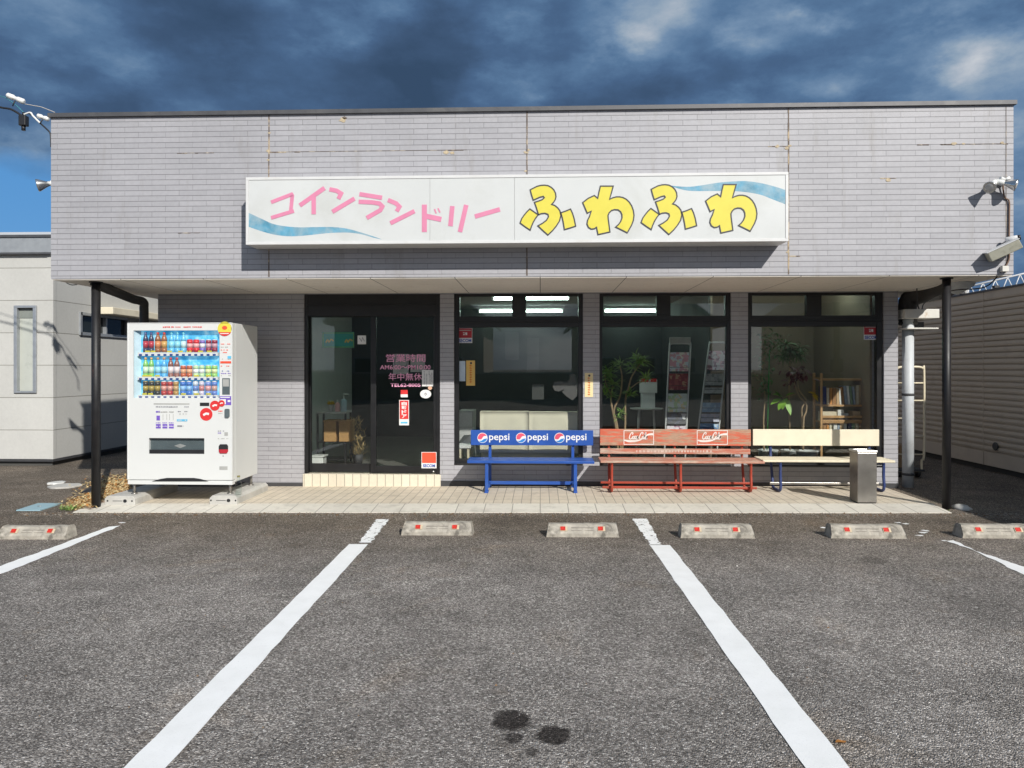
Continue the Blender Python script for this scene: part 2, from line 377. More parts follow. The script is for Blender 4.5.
# ---- asphalt with aggregate, worn lanes and oil spots of their own shape
def asphalt(name, spots=()):
    m, nt, b, out = new_mat(name)
    pos = worldco(nt)
    v = nt.nodes.new('ShaderNodeTexVoronoi'); v.inputs['Scale'].default_value = 128.0; nt.links.new(pos, v.inputs['Vector'])
    sp = nt.nodes.new('ShaderNodeSeparateColor'); nt.links.new(v.outputs['Color'], sp.inputs[0])
    g = nramp(nt, sp.outputs[0], [(0.0, (0.110, 0.099, 0.090)), (0.22, (0.165, 0.150, 0.136)), (0.45, (0.235, 0.214, 0.194)), (0.74, (0.335, 0.306, 0.278)), (0.93, (0.49, 0.45, 0.412)), (1.0, (0.70, 0.66, 0.61))])
    v2 = nt.nodes.new('ShaderNodeTexVoronoi'); v2.inputs['Scale'].default_value = 290.0; nt.links.new(pos, v2.inputs['Vector'])
    sp2 = nt.nodes.new('ShaderNodeSeparateColor'); nt.links.new(v2.outputs['Color'], sp2.inputs[0])
    g2 = nramp(nt, sp2.outputs[1], [(0.0, 0.65), (0.6, 0.96), (1.0, 1.45)])
    c = nmix(nt, 1.0, g, g2, 'MULTIPLY')
    big = nramp(nt, nnoise(nt, pos, 0.75, 7, 0.62, 0.3), [(0.30, 0.74), (0.5, 1.0), (0.70, 1.30)])
    c = nmix(nt, 1.0, c, big, 'MULTIPLY')
    mid = nramp(nt, nnoise(nt, pos, 3.2, 7, 0.68), [(0.3, 0.80), (0.7, 1.20)])
    c = nmix(nt, 1.0, c, mid, 'MULTIPLY')
    s = nt.nodes.new('ShaderNodeSeparateXYZ'); nt.links.new(pos, s.inputs[0])
    # rougher, dirtier asphalt along the patio where no wheels roll
    wob = nmath(nt, 'MULTIPLY_ADD', nnoise(nt, pos, 1.8, 5, 0.6), 1.2, s.outputs[1])
    band = nramp(nt, nmath(nt, 'MULTIPLY_ADD', wob, 0.55, -3.25), [(0.0, (1, 1, 1)), (1.0, (0.72, 0.66, 0.58))])
    c = nmix(nt, 1.0, c, band, 'MULTIPLY')
    yel = nramp(nt, nnoise(nt, pos, 1.1, 6, 0.7, 0.6), [(0.56, 0.0), (0.70, 0.34)])
    c = nmix(nt, yel, c, nmix(nt, 1.0, c, (0.95, 0.72, 0.46), 'MULTIPLY'))
    wb = nnoise(nt, pos, 16, 5, 0.7)
    for (x, y, rx, ry, k) in spots:
        ax = nmath(nt, 'DIVIDE', nmath(nt, 'SUBTRACT', s.outputs[0], x), rx)
        ay = nmath(nt, 'DIVIDE', nmath(nt, 'SUBTRACT', s.outputs[1], y), ry)
        d = nmath(nt, 'ADD', nmath(nt, 'MULTIPLY', ax, ax), nmath(nt, 'MULTIPLY', ay, ay))
        d = nmath(nt, 'MULTIPLY_ADD', wb, 1.4, d)
        f = nramp(nt, d, [(0.0, k), (0.999, k), (1.0, k)])
        mk = nmath(nt, 'MULTIPLY_ADD', d, -1.6, 3.2, True)
        mk = nmath(nt, 'MULTIPLY', mk, k)
        c = nmix(nt, mk, c, nmix(nt, 1.0, c, (0.16, 0.15, 0.15), 'MULTIPLY'))
    nt.links.new(c, b.inputs['Base Color']); setin(b, 'Roughness', 0.92); setin(b, 'Specular IOR Level', 0.15)
    h = nmath(nt, 'MULTIPLY_ADD', v.outputs['Distance'], -60.0, nmath(nt, 'MULTIPLY', sp.outputs[1], 1.2))
    nbump(nt, b, h, 0.42, 0.003)
    return m
_sp = []
for (u, v_, ru, k) in ((511, 720, 19, 0.95), (553, 735, 17, 0.95), (514, 738, 9, 0.8), (532, 752, 7, 0.55), (872, 560, 13, 0.35)):
    q = G(u, v_); t = q.y
    _sp.append((q.x, q.y, ru / FPX * t, ru / FPX * t * 1.15, k))
M['asphalt'] = asphalt('parking asphalt', _sp)

def line_paint(name, lo, hi):
    """road paint worn through where the noise is low"""
    m, nt, b, out = new_mat(name)
    pos = worldco(nt)
    n = nnoise(nt, pos, 22, 8, 0.72, 0.2)
    c = nramp(nt, nnoise(nt, pos, 6, 6, 0.6), [(0.3, (0.86, 0.86, 0.84)), (0.7, (0.94, 0.94, 0.925))])
    c = nmix(nt, nramp(nt, nnoise(nt, pos, 120, 3, 0.7), [(0.58, 0.0), (0.70, 0.22)]), c, (0.45, 0.44, 0.42))
    nt.links.new(c, b.inputs['Base Color']); setin(b, 'Roughness', 0.7)
    a = nramp(nt, n, [(lo, 0.0), (hi, 1.0)])
    a = nmath(nt, 'MULTIPLY', a, nramp(nt, nmath(nt, 'MULTIPLY_ADD', nnoise(nt, pos, 2.2, 5, 0.6), 0.30, nnoise(nt, pos, 150, 3, 0.7)), [(0.385, 0.0), (0.41, 1.0)]))
    nt.links.new(a, b.inputs['Alpha'])
    nbump(nt, b, nnoise(nt, pos, 180, 3, 0.6), 0.35, 0.003)
    return m
M['line'] = line_paint('line paint', 0.27, 0.30)
M['line_worn'] = line_paint('worn line paint', 0.40, 0.43)

def worn_board(name, paint, wood, lo, hi):
    m, nt, b, out = new_mat(name)
    co = objco(nt)
    mp = nt.nodes.new('ShaderNodeMapping'); mp.inputs['Scale'].default_value = (1.0, 4.0, 7.0); nt.links.new(co, mp.inputs[0])
    n = nnoise(nt, mp.outputs[0], 3.6, 9, 0.68, 0.15)
    f = nramp(nt, n, [(lo, 0.0), (hi, 1.0)])
    wc = nramp(nt, nnoise(nt, mp.outputs[0], 14, 5, 0.6), [(0.3, [x * 0.7 for x in wood]), (0.7, [x * 1.2 for x in wood])])
    pc = nramp(nt, nnoise(nt, co, 6, 5, 0.6), [(0.3, [x * 0.86 for x in paint]), (0.7, [min(1, x * 1.15) for x in paint])])
    nt.links.new(nmix(nt, f, pc, wc), b.inputs['Base Color']); setin(b, 'Roughness', 0.65)
    nbump(nt, b, n, 0.25, 0.004)
    return m
M['red_board'] = worn_board('worn red board', (0.56, 0.115, 0.06), (0.42, 0.27, 0.18), 0.44, 0.56)
M['red_slat'] = worn_board('bare red slat', (0.47, 0.14, 0.085), (0.48, 0.36, 0.28), 0.40, 0.58)
M['cream_slat'] = worn_board('worn cream slat', (0.74, 0.67, 0.51), (0.45, 0.38, 0.28), 0.60, 0.68)
# ------------------------------------------------------------------ mesh helpers
ORG = {}
class MB:
    def __init__(s): s.v = []; s.f = []; s.m = []; s.sm = []; s.k = 0
    def mat(s, k): s.k = k; return s
    def face(s, idx, smooth=False): s.f.append(tuple(idx)); s.m.append(s.k); s.sm.append(smooth)
    def add(s, vs, fs, smooth=False):
        n = len(s.v); s.v.extend(Vector(v) for v in vs)
        for f in fs: s.face([i + n for i in f], smooth)
        return s
    def box(s, a, b, xf=None):
        x0, y0, z0 = [min(p, q) for p, q in zip(a, b)]; x1, y1, z1 = [max(p, q) for p, q in zip(a, b)]
        vs = [(x0, y0, z0), (x1, y0, z0), (x1, y1, z0), (x0, y1, z0), (x0, y0, z1), (x1, y0, z1), (x1, y1, z1), (x0, y1, z1)]
        if xf: vs = [xf @ Vector(v) for v in vs]
        return s.add(vs, [(0, 3, 2, 1), (4, 5, 6, 7), (0, 1, 5, 4), (1, 2, 6, 5), (2, 3, 7, 6), (3, 0, 4, 7)])
    def tube(s, pts, r, n=10, cap=True, smooth=True):
        pts = [Vector(p) for p in pts]
        rs = r if hasattr(r, '__len__') else [r] * len(pts)
        tang = []
        for i in range(len(pts)):
            a = pts[max(0, i - 1)]; b = pts[min(len(pts) - 1, i + 1)]
            t = (b - a); tang.append(t.normalized() if t.length > 1e-9 else Vector((0, 0, 1)))
        up = Vector((0, 0, 1)) if abs(tang[0].z) < 0.9 else Vector((1, 0, 0))
        nrm = (up - tang[0] * up.dot(tang[0])).normalized()
        base = len(s.v)
        for i, p in enumerate(pts):
            nrm = (nrm - tang[i] * nrm.dot(tang[i])).normalized()
            bi = tang[i].cross(nrm)
            for k in range(n):
                a = 2 * math.pi * k / n
                s.v.append(p + (nrm * math.cos(a) + bi * math.sin(a)) * rs[i])
        for i in range(len(pts) - 1):
            for k in range(n):
                k2 = (k + 1) % n
                s.face((base + i * n + k, base + i * n + k2, base + (i + 1) * n + k2, base + (i + 1) * n + k), smooth)
        if cap:
            s.face([base + k for k in range(n)][::-1]); s.face([base + (len(pts) - 1) * n + k for k in range(n)])
        return s
    def lathe(s, prof, c, n=20, axis=(0, 0, 1), smooth=True):
        q = Vector((0, 0, 1)).rotation_difference(Vector(axis).normalized()); c = Vector(c)
        base = len(s.v)
        for (r, h) in prof:
            for k in range(n):
                a = 2 * math.pi * k / n
                s.v.append(c + q @ Vector((r * math.cos(a), r * math.sin(a), h)))
        for i in range(len(prof) - 1):
            for k in range(n):
                k2 = (k + 1) % n
                s.face((base + i * n + k, base + i * n + k2, base + (i + 1) * n + k2, base + (i + 1) * n + k), smooth)
        if prof[0][0] > 1e-6: s.face([base + k for k in range(n)][::-1])
        if prof[-1][0] > 1e-6: s.face([base + (len(prof) - 1) * n + k for k in range(n)])
        return s
    def prism(s, poly, d):
        """closed 3-D outline (counter-clockwise towards the viewer), extruded by vector d away from the viewer"""
        poly = [Vector(p) for p in poly]; d = Vector(d); n = len(poly); b = len(s.v)
        s.v.extend(poly); s.v.extend(p + d for p in poly)
        for t in tessellate_polygon([poly]):
            a, c, e = t
            nn = (poly[c] - poly[a]).cross(poly[e] - poly[a])
            if nn.dot(d) > 0: a, c, e = a, e, c
            s.face((b + a, b + c, b + e)); s.face((b + n + a, b + n + e, b + n + c))
        for i in range(n):
            j = (i + 1) % n; s.face((b + i, b + n + i, b + n + j, b + j))
        return s
    def ribbon(s, pts, w, d=(0, 0.0015, 0), view=(0, -1, 0), closed=False):
        """flat stroke of width w drawn on a plane facing `view`"""
        pts = [Vector(p) for p in pts]; n = len(pts); view = Vector(view); L_, R_ = [], []
        ws = w if hasattr(w, '__len__') else [w] * n
        for i in range(n):
            if closed: a, b = pts[i - 1], pts[(i + 1) % n]
            else: a, b = pts[max(0, i - 1)], pts[min(n - 1, i + 1)]
            p = pts[i]
            t1 = (p - a); t2 = (b - p)
            t1 = t1.normalized() if t1.length > 1e-9 else t2.normalized()
            t2 = t2.normalized() if t2.length > 1e-9 else t1
            t = (t1 + t2); t = t.normalized() if t.length > 1e-6 else t1
            nr = view.cross(t).normalized(); n1 = view.cross(t1).normalized()
            k = 1 / max(0.55, nr.dot(n1))
            L_.append(p + nr * ws[i] / 2 * k); R_.append(p - nr * ws[i] / 2 * k)
        d = Vector(d); b = len(s.v)
        s.v.extend(L_); s.v.extend(R_); s.v.extend(q + d for q in L_); s.v.extend(q + d for q in R_)
        for i in range(n if closed else n - 1):
            j = (i + 1) % n
            s.face((b + i, b + j, b + n + j, b + n + i))
            s.face((b + i, b + 2 * n + i, b + 2 * n + j, b + j)); s.face((b + n + i, b + n + j, b + 3 * n + j, b + 3 * n + i))
        if not closed:
            for i in (0, n - 1): s.face((b + i, b + n + i, b + 3 * n + i, b + 2 * n + i))
        return s
    def disc(s, c, rx, rz, d=0.0015, n=24):
        c = Vector(c)
        return s.prism([c + Vector((rx * math.cos(2 * math.pi * k / n), 0, rz * math.sin(2 * math.pi * k / n))) for k in range(n)], (0, d, 0))
    def leaf(s, p, d, L, w, droop=0.25, n=4):
        p = Vector(p); d = Vector(d).normalized()
        side = d.cross(Vector((0, 0, 1)))
        side = side.normalized() if side.length > 1e-3 else Vector((1, 0, 0))
        roll = random.uniform(-0.6, 0.6)
        side = (side * math.cos(roll) + d.cross(side) * math.sin(roll)).normalized()
        prof = [0.12, 0.85, 1.0, 0.6, 0.03] if n == 4 else [0.2, 1.0, 0.05]
        b = len(s.v); q = p.copy(); dd = d.copy()
        for i in range(n + 1):
            hw = w / 2 * prof[i]
            s.v.extend([q - side * hw, q + Vector((0, 0, -0.12 * hw)), q + side * hw])
            q = q + dd * (L / n); dd = (dd + Vector((0, 0, -droop))).normalized()
        for i in range(n):
            for k in (0, 1):
                s.face((b + 3 * i + k, b + 3 * i + k + 1, b + 3 * i + 4 + k, b + 3 * i + 3 + k), True)
        return s
def catmull(pts, n=6, closed=False):
    pts = [Vector(p) for p in pts]; out = []
    m = len(pts)
    for i in range(m if closed else m - 1):
        p0 = pts[i - 1] if (closed or i > 0) else pts[0]; p1 = pts[i]; p2 = pts[(i + 1) % m]; p3 = pts[(i + 2) % m] if (closed or i + 2 < m) else pts[-1]
        for k in range(n):
            t = k / n
            out.append(0.5 * ((2 * p1) + (-p0 + p2) * t + (2 * p0 - 5 * p1 + 4 * p2 - p3) * t * t + (-p0 + 3 * p1 - 3 * p2 + p3) * t ** 3))
    if not closed: out.append(pts[-1])
    return out
def root_of(o):
    while o.parent: o = o.parent
    return o
def build(name, mb, mats, parent=None, bevel=0.0, seg=2):
    """link the collected geometry as ONE object; geometry of children is given in the coordinates of its root's ORG"""
    if not isinstance(mats, (list, tuple)): mats = [mats]
    me = bpy.data.meshes.new(name)
    off = ORG.get(root_of(parent).name, Vector((0, 0, 0))) if parent else Vector((0, 0, 0))
    if parent is None:
        xs = [v.x for v in mb.v]; ys = [v.y for v in mb.v]; zs = [v.z for v in mb.v]
        off = Vector(((min(xs) + max(xs)) / 2, (min(ys) + max(ys)) / 2, min(zs)))
    me.from_pydata([tuple(v - off) for v in mb.v], [], mb.f)
    for m in mats: me.materials.append(m)
    me.polygons.foreach_set('material_index', mb.m); me.polygons.foreach_set('use_smooth', mb.sm)
    me.update()
    o = bpy.data.objects.new(name, me); COL.objects.link(o)
    if parent: o.parent = parent
    else:
        o.location = off; ORG[o.name] = off
    if bevel:
        b = o.modifiers.new('edge', 'BEVEL'); b.width = bevel; b.segments = seg; b.limit_method = 'ANGLE'; b.angle_limit = R(40)
    return o
def tag(o, label=None, cat=None, group=None, kind=None):
    if label: o['label'] = label
    if cat: o['category'] = cat
    if group: o['group'] = group
    if kind: o['kind'] = kind
    return o
def thing(name, label, cat, loc, group=None, rz=0.0, local=False):
    o = bpy.data.objects.new(name, None); COL.objects.link(o); o.empty_display_size = 0.1
    o.location = loc; o.rotation_euler = (0, 0, rz)
    ORG[o.name] = Vector((0, 0, 0)) if local else Vector(loc)
    return tag(o, label, cat, group)
def struct(name, mb, mats, label=None):
    return tag(build(name, mb, mats), label, None, None, 'structure')
def copy_thing(src, loc, rz, label):
    r = src.copy(); COL.objects.link(r); r.location = loc; r.rotation_euler = (0, 0, rz); r['label'] = label
    for ch in list(src.children):
        c = ch.copy(); COL.objects.link(c); c.parent = r
        for g in list(ch.children):
            d = g.copy(); COL.objects.link(d); d.parent = c
    return r
def B(*a, **k): return MB().box(*a, **k)
def sheet(u0, v0, u1, v1, Y, th=0.002, mb=None):
    """thin board on the plane y = Y, given by its outline in the photograph"""
    a = P(u0, v0, Y); b = P(u1, v1, Y)
    return (mb or MB()).box((a.x, Y - th, a.z), (b.x, Y, b.z))
def text(name, body, u0, v0, u1, v1, Y, mat, parent, bold=0.0, vertical=False, d=0.0015):
    """real lettering from the built-in font, fitted into the rectangle it fills in the photograph"""
    a = P(u0, v1, Y); b = P(u1, v0, Y)
    mb = MB()
    parts = list(body) if vertical else [body]
    H = (b.z - a.z) / len(parts)
    for i, tx in enumerate(parts):
        cu = bpy.data.curves.new('lettering', 'FONT'); cu.body = tx; cu.size = 1.0; cu.offset = bold; cu.fill_mode = 'FRONT'; cu.resolution_u = 3
        o = bpy.data.objects.new('lettering', cu); COL.objects.link(o)
        dg = bpy.context.evaluated_depsgraph_get(); dg.update()
        me = o.evaluated_get(dg).to_mesh()
        vs = [v.co.copy() for v in me.vertices]; fs = [tuple(p.vertices) for p in me.polygons]
        o.evaluated_get(dg).to_mesh_clear()
        bpy.data.objects.remove(o); bpy.data.curves.remove(cu)
        if not vs: continue
        x0 = min(v.x for v in vs); x1 = max(v.x for v in vs); y0 = min(v.y for v in vs); y1 = max(v.y for v in vs)
        z0 = b.z - H * (i + 1) + (H * 0.06 if vertical else 0); hh = H * (0.88 if vertical else 1)
        out = [Vector((a.x + (v.x - x0) / max(1e-6, x1 - x0) * (b.x - a.x), Y - d, z0 + (v.y - y0) / max(1e-6, y1 - y0) * hh)) for v in vs]
        mb.add(out, fs)
    return build(name, mb, mat, parent)

# ------------------------------------------------------------------ ground
def gridsheet(x0, x1, y0, y1, h):
    return MB().add([(x0, y0, gz(x0) + h), (x1, y0, gz(x1) + h), (x1, y1, gz(x1) + h), (x0, y1, gz(x0) + h)], [(0, 1, 2, 3)])
g = MB()
g.add([(-14, -16, gz(-14)), (14, -16, gz(14)), (14, 30, gz(14)), (-14, 30, gz(-14)),
       (-600, -600, gz(-14)), (600, -600, gz(14)), (600, 900, gz(14)), (-600, 900, gz(-14))],
      [(0, 1, 2, 3), (4, 5, 1, 0), (5, 6, 2, 1), (6, 7, 3, 2), (7, 4, 0, 3)])
struct('ground', g, M['asphalt'])

def parking_line(a0, a1, b0, b1, mat, ragged=0.004, end_rag=0.0):
    """quad between near pair (a0,a1) and far pair (b0,b1), edges slightly uneven"""
    mb = MB(); n = 40; ra = random.Random(int(a0.x * 1000))
    vs = []
    for i in range(n + 1):
        t = i / n
        l = a0.lerp(b0, t) + Vector((ra.uniform(-ragged, ragged), 0, 0)); r = a1.lerp(b1, t) + Vector((ra.uniform(-ragged, ragged), 0, 0))
        if i == n and end_rag: l += Vector((0, -end_rag, 0))
        for q in (l, r): q.z = gz(q.x) + 0.004
        vs += [l, r]
    mb.add(vs, [(2 * i, 2 * i + 1, 2 * i + 3, 2 * i + 2) for i in range(n)])
    return struct('parking_line', mb, mat)
def ext(n, f, k): return n + (n - f) * k
def pl(nl, nr, fl, fr, mat, k=0.0, **kw):
    a0, a1, b0, b1 = G(*nl), G(*nr), G(*fl), G(*fr)
    parking_line(ext(a0, b0, k), ext(a1, b1, k), b0, b1, mat, **kw)
pl((124, 768), (166, 768), (349, 544.5), (368, 544.5), M['line'], 0.5)
pl((804.5, 768), (849, 768), (650, 545.5), (670, 545.5), M['line'], 0.5)
pl((359, 543), (371, 543), (376.5, 519.5), (389, 519.5), M['line_worn'], ragged=0.012)
pl((650, 545), (661, 545), (632, 519), (647, 519), M['line_worn'], ragged=0.012)
pl((0, 566.5), (0, 575), (112, 526), (121, 526), M['line'], 0.9, ragged=0.01, end_rag=0.05)
pl((1024, 567.5), (1024, 575.5), (944, 540.5), (954, 540.5), M['line'], 0.9, ragged=0.012, end_rag=0.04)
ch = MB()
cr = random.Random(5)
for (u, v_) in ((924, 533), (920, 536), (905, 524), (898, 523), (926, 531), (825, 528), (944, 541), (122, 523)):
    c = G(u, v_); pts = []
    for k in range(7):
        a = 2 * math.pi * k / 7; rr = cr.uniform(0.012, 0.035)
        pts.append((c.x + 1.5 * rr * math.cos(a), c.y + rr * math.sin(a), gz(c.x) + 0.004))
    ch.add(pts, [tuple(range(7))])
struct('parking_line', ch, M['line'])

FY, WY = 7.80, 9.35                    # fascia plane, shop wall plane
XL, XR = P(51, 280, FY).x, P(1013.5, 280, FY).x
WL, WR = P(158, 368, WY).x, P(898, 368, WY).x
PAT = 0.03                             # patio level above the asphalt
PX0, PX1 = P(84, 500, 7.95).x, P(952, 505, 7.75).x
def slopebox(mb, x0, x1, y0, y1, h0, h1):
    vs = [(x0, y0, gz(x0) + h0), (x1, y0, gz(x1) + h0), (x1, y1, gz(x1) + h0), (x0, y1, gz(x0) + h0),
          (x0, y0, gz(x0) + h1), (x1, y0, gz(x1) + h1), (x1, y1, gz(x1) + h1), (x0, y1, gz(x0) + h1)]
    return mb.add(vs, [(0, 3, 2, 1), (4, 5, 6, 7), (0, 1, 5, 4), (1, 2, 6, 5), (2, 3, 7, 6), (3, 0, 4, 7)])
struct('patio', slopebox(MB(), PX0, PX1, 8.13, 9.6, -0.15, PAT), M['patio'])
kb = slopebox(MB(), PX0, PX1, 7.757, 8.127, -0.15, PAT + 0.003)
for i_ in (4, 5): kb.v[i_].z = gz(kb.v[i_].x) + 0.008
struct('kerb', kb, M['kerb'])
def pz(x): return gz(x) + PAT

# ------------------------------------------------------------------ the laundry building
BT, BB, CEIL = 4.252, 2.50, 2.72
bld = thing('laundromat', 'single storey coin laundry clad in grey tiles with a deep flat canopy', 'laundromat', ((XL + XR) / 2, WY, 0))
up = MB()
BK = 16.5
up.box((XL, FY, BB), (XR, FY + 0.15, BT)); up.box((XL, BK - 0.15, BB), (XR, BK, BT))
up.box((XL, FY + 0.15, BB), (XL + 0.15, BK - 0.15, BT)); up.box((XR - 0.15, FY + 0.15, BB), (XR, BK - 0.15, BT))
build('parapet_wall', up, M['tile'], bld)
build('roof', B((XL + 0.15, FY + 0.15, 3.6), (XR - 0.15, BK - 0.15, 3.75)), M['fascia_metal'], bld)
cp = MB()
cp.box((XL - 0.02, FY - 0.03, BT), (XR + 0.02, FY + 0.2, BT + 0.043)); cp.box((XL - 0.02, BK - 0.2, BT), (XR + 0.02, BK + 0.03, BT + 0.043))
cp.box((XL - 0.02, FY + 0.2, BT), (XL + 0.2, BK - 0.2, BT + 0.043)); cp.box((XR - 0.2, FY + 0.2, BT), (XR + 0.02, BK - 0.2, BT + 0.043))
build('roof_coping', cp, M['coping'], bld)
sf = MB()
sf.box((XL + 0.01, FY + 0.01, BB - 0.012), (XR - 0.01, WY - 0.003, BB - 0.002))
sf.box((XL + 0.01, WY - 0.003, BB - 0.012), (WL - 0.003, BK - 0.01, BB - 0.002)); sf.box((WR + 0.003, WY - 0.003, BB - 0.012), (XR - 0.01, BK - 0.01, BB - 0.002))
build('soffit', sf, M['soffit'], bld)
# expansion joints and cracks in the fascia
for u, wv in ((269, 0.014), (527, 0.014), (788.5, 0.016), (1006, 0.006)):
    jt = MB(); rj = random.Random(u); x = P(u, 200, FY).x; z = BB + 0.01
    while z < BT - 0.02:
        h = rj.uniform(0.05, 0.2); z1 = min(BT - 0.005, z + h)
        jt.box((x - wv * rj.uniform(0.3, 0.6), FY - 0.003, z), (x + wv * rj.uniform(0.3, 0.6), FY + 0.002, z1)); z = z1
    build('expansion_joint', jt, M['rust'], bld)
rc = random.Random(3)
for (u0, u1, v_) in ((177, 214, 151.0), (440, 467, 151), (768, 790, 147), (917, 929, 142.5), (941, 1008, 142), (268, 300, 151), (300, 440, 150.5), (880, 896, 180), (940, 946, 143), (178, 200, 233), (790, 800, 255)):
    a = P(u0, v_, FY); b = P(u1, v_, FY); x = a.x; ck = MB()
    zr = round((a.z) / 0.0575) * 0.0575
    while x < b.x:
        x1 = min(b.x, x + rc.uniform(0.03, 0.12)); hh = rc.uniform(0.002, 0.009) if u1 - u0 < 100 else 0.003
        ck.box((x, FY - 0.0025, zr - hh), (x1, FY + 0.002, zr + hh * 0.4)); x = x1
    build('wall_crack', ck, M['crack'], bld)
def chip(u, v_, s, m, seed):
    a = P(u, v_, FY); r = random.Random(seed); n = 9
    pts = [Vector((a.x + s * r.uniform(.5, 1.1) * math.cos(2 * math.pi * k / n), FY - .004, a.z + .62 * s * r.uniform(.5, 1.1) * math.sin(2 * math.pi * k / n))) for k in range(n)]
    build('chipped_tile', MB().prism(pts, (0, .003, 0)), M[m], bld)
chip(343, 120, .05, 'chip', 1); chip(344.5, 117.8, .028, 'crack', 2)
for k, (u, v_, s) in enumerate(((446, 152.5, .04), (452, 153, .03), (268.5, 151, .028), (269.5, 133, .02), (268.4, 160, .022), (526, 152.5, .028), (528.5, 150, .02), (525.5, 171, .018), (787, 148, .03), (777, 146.5, .03), (789.5, 146, .022), (1002, 143, .026), (954, 143.5, .03), (963, 143.8, .022), (787.5, 252, .018), (888, 180, .035))):
    chip(u, v_, s, 'chip', 10 + k)

# --- shop wall around its openings
X = lambda u, v_=400: P(u, v_, WY).x
Z = lambda v_: EYE + (368 - v_) / FPX * WY
DO0, DO1 = X(304), X(440)
WIN = [(X(454), X(583)), (X(599.5), X(731)), (X(748), X(884))]
zb, zt = Z(465), BB - 0.02
wl = MB(); T = 0.22
base0 = -0.05
def wbox(x0, x1, z0, z1): wl.box((x0, WY, z0), (x1, WY + T, z1))
wbox(WL, DO0, base0, CEIL); wbox(DO1, WIN[0][0], base0, CEIL)
wbox(WIN[0][1], WIN[1][0], base0, CEIL); wbox(WIN[1][1], WIN[2][0], base0, CEIL); wbox(WIN[2][1], WR, base0, CEIL)
for a, b in WIN: wbox(a, b, base0, zb); wbox(a, b, zt, CEIL)
wbox(DO0, DO1, zt, CEIL)
build('wall', wl, M['tile'], bld)
sw = MB()
sw.box((WL, WY + T, base0), (WL + T, BK - 0.3, BB - 0.003)); sw.box((WR - T, WY + T, base0), (WR, BK - 0.3, BB - 0.003)); sw.box((WL + T, BK - 0.5, base0), (WR - T, BK - 0.3, BB - 0.003))
build('side_wall', sw, M['tile'], bld)
bs = MB()
for a, b in ((WL, DO0), (DO1, WR)):
    bs.box((a, WY - 0.012, base0), (b, WY - 0.002, pz((a + b) / 2) + 0.05))
build('wall_base', bs, M['base_dark'], bld)
# --- room inside
FL = 0.16
build('interior_floor', B((WL + T, WY + T, FL - 0.1), (WR - T, BK - 0.5, FL)), M['int_floor'], bld)
build('interior_ceiling', B((WL + T, WY + T, CEIL), (WR - T, BK - 0.5, CEIL + 0.05)), M['int_ceil'], bld)
iw = MB(); IB = 14.6
iw.mat(0).box((WL + T + 0.9, WY + T, FL), (WL + T + 0.96, IB, CEIL - 0.002))
iw.box((WL + T + 0.96, WY + T + 0.001, zb + 0.02 - 0.3), (DO0 - 0.02, WY + T + 0.03, CEIL - 0.003))
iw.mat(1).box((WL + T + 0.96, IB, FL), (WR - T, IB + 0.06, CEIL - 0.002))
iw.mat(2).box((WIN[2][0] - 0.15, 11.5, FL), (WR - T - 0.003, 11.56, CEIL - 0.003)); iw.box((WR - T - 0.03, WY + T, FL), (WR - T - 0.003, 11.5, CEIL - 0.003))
iw.box((WIN[2][0] - 0.18, 10.6, FL), (WIN[2][0] - 0.15, IB, CEIL - 0.004)); iw.mat(1).box((WIN[2][0] - 0.21, 10.598, FL), (WIN[2][0] - 0.182, IB, CEIL - 0.004))  # dark sheet on the partition's left face, shade given by colour
build('interior_wall', iw, [M['int_wall'], M['int_shade'], M['int_brown']], bld)

# --- windows
FR = 0.045
def make_window(i, x0, x1, us):
    """us: transom glass edges in the photo (two panes)"""
    f = MB(); y0, y1 = WY + 0.03, WY + 0.11
    zm0, zm1, zt0, zt1 = Z(459.5), Z(327), Z(316), Z(296)
    gx0, gx1 = X(us[4]), X(us[5])
    f.box((x0, y0, zb), (gx0, y1, zt)); f.box((gx1, y0, zb), (x1, y1, zt))
    f.box((gx0, y0, zb), (gx1, y1, zm0)); f.box((gx0, y0, zm1), (gx1, y1, zt0)); f.box((gx0, y0, zt1), (gx1, y1, zt))
    f.box((X(us[1]), y0, zt0), (X(us[2]), y1, zt1))
    if X(us[0]) > gx0: f.box((gx0, y0 + .002, zt0), (X(us[0]), y1 - .002, zt1))
    if X(us[3]) < gx1: f.box((X(us[3]), y0 + .002, zt0), (gx1, y1 - .002, zt1))
    f.box((x0 + 0.005, y0 - 0.02, Z(321.5) - 0.01), (x1 - 0.005, y0, Z(321.5) + 0.012))
    f.box((x0 + 0.002, y0 - 0.035, zb - 0.004), (x1 - 0.002, y0, zb + 0.02))
    w = build('window', f, M['black_alu'], bld, 0.004)
    build('pane', B((gx0 + .001, WY + 0.065, zm0 + .001), (gx1 - .001, WY + 0.071, zm1 - .001)), M['glass'], w)
    for q in (0, 2):
        build('transom_pane', B((X(us[q]) + .001, WY + 0.065, zt0 + .001), (X(us[q + 1]) - .001, WY + 0.071, zt1 - .001)), M['glass'], w)
    return w
GP = WY + 0.064                          # outer face of the glass
w1 = make_window(0, *WIN[0], (459.5, 512, 526, 579, 458.5, 578.5))
w2 = make_window(1, *WIN[1], (603.5, 657, 671, 726, 602.5, 727))
w3 = make_window(2, *WIN[2], (753, 807.5, 822.5, 876, 752, 878))

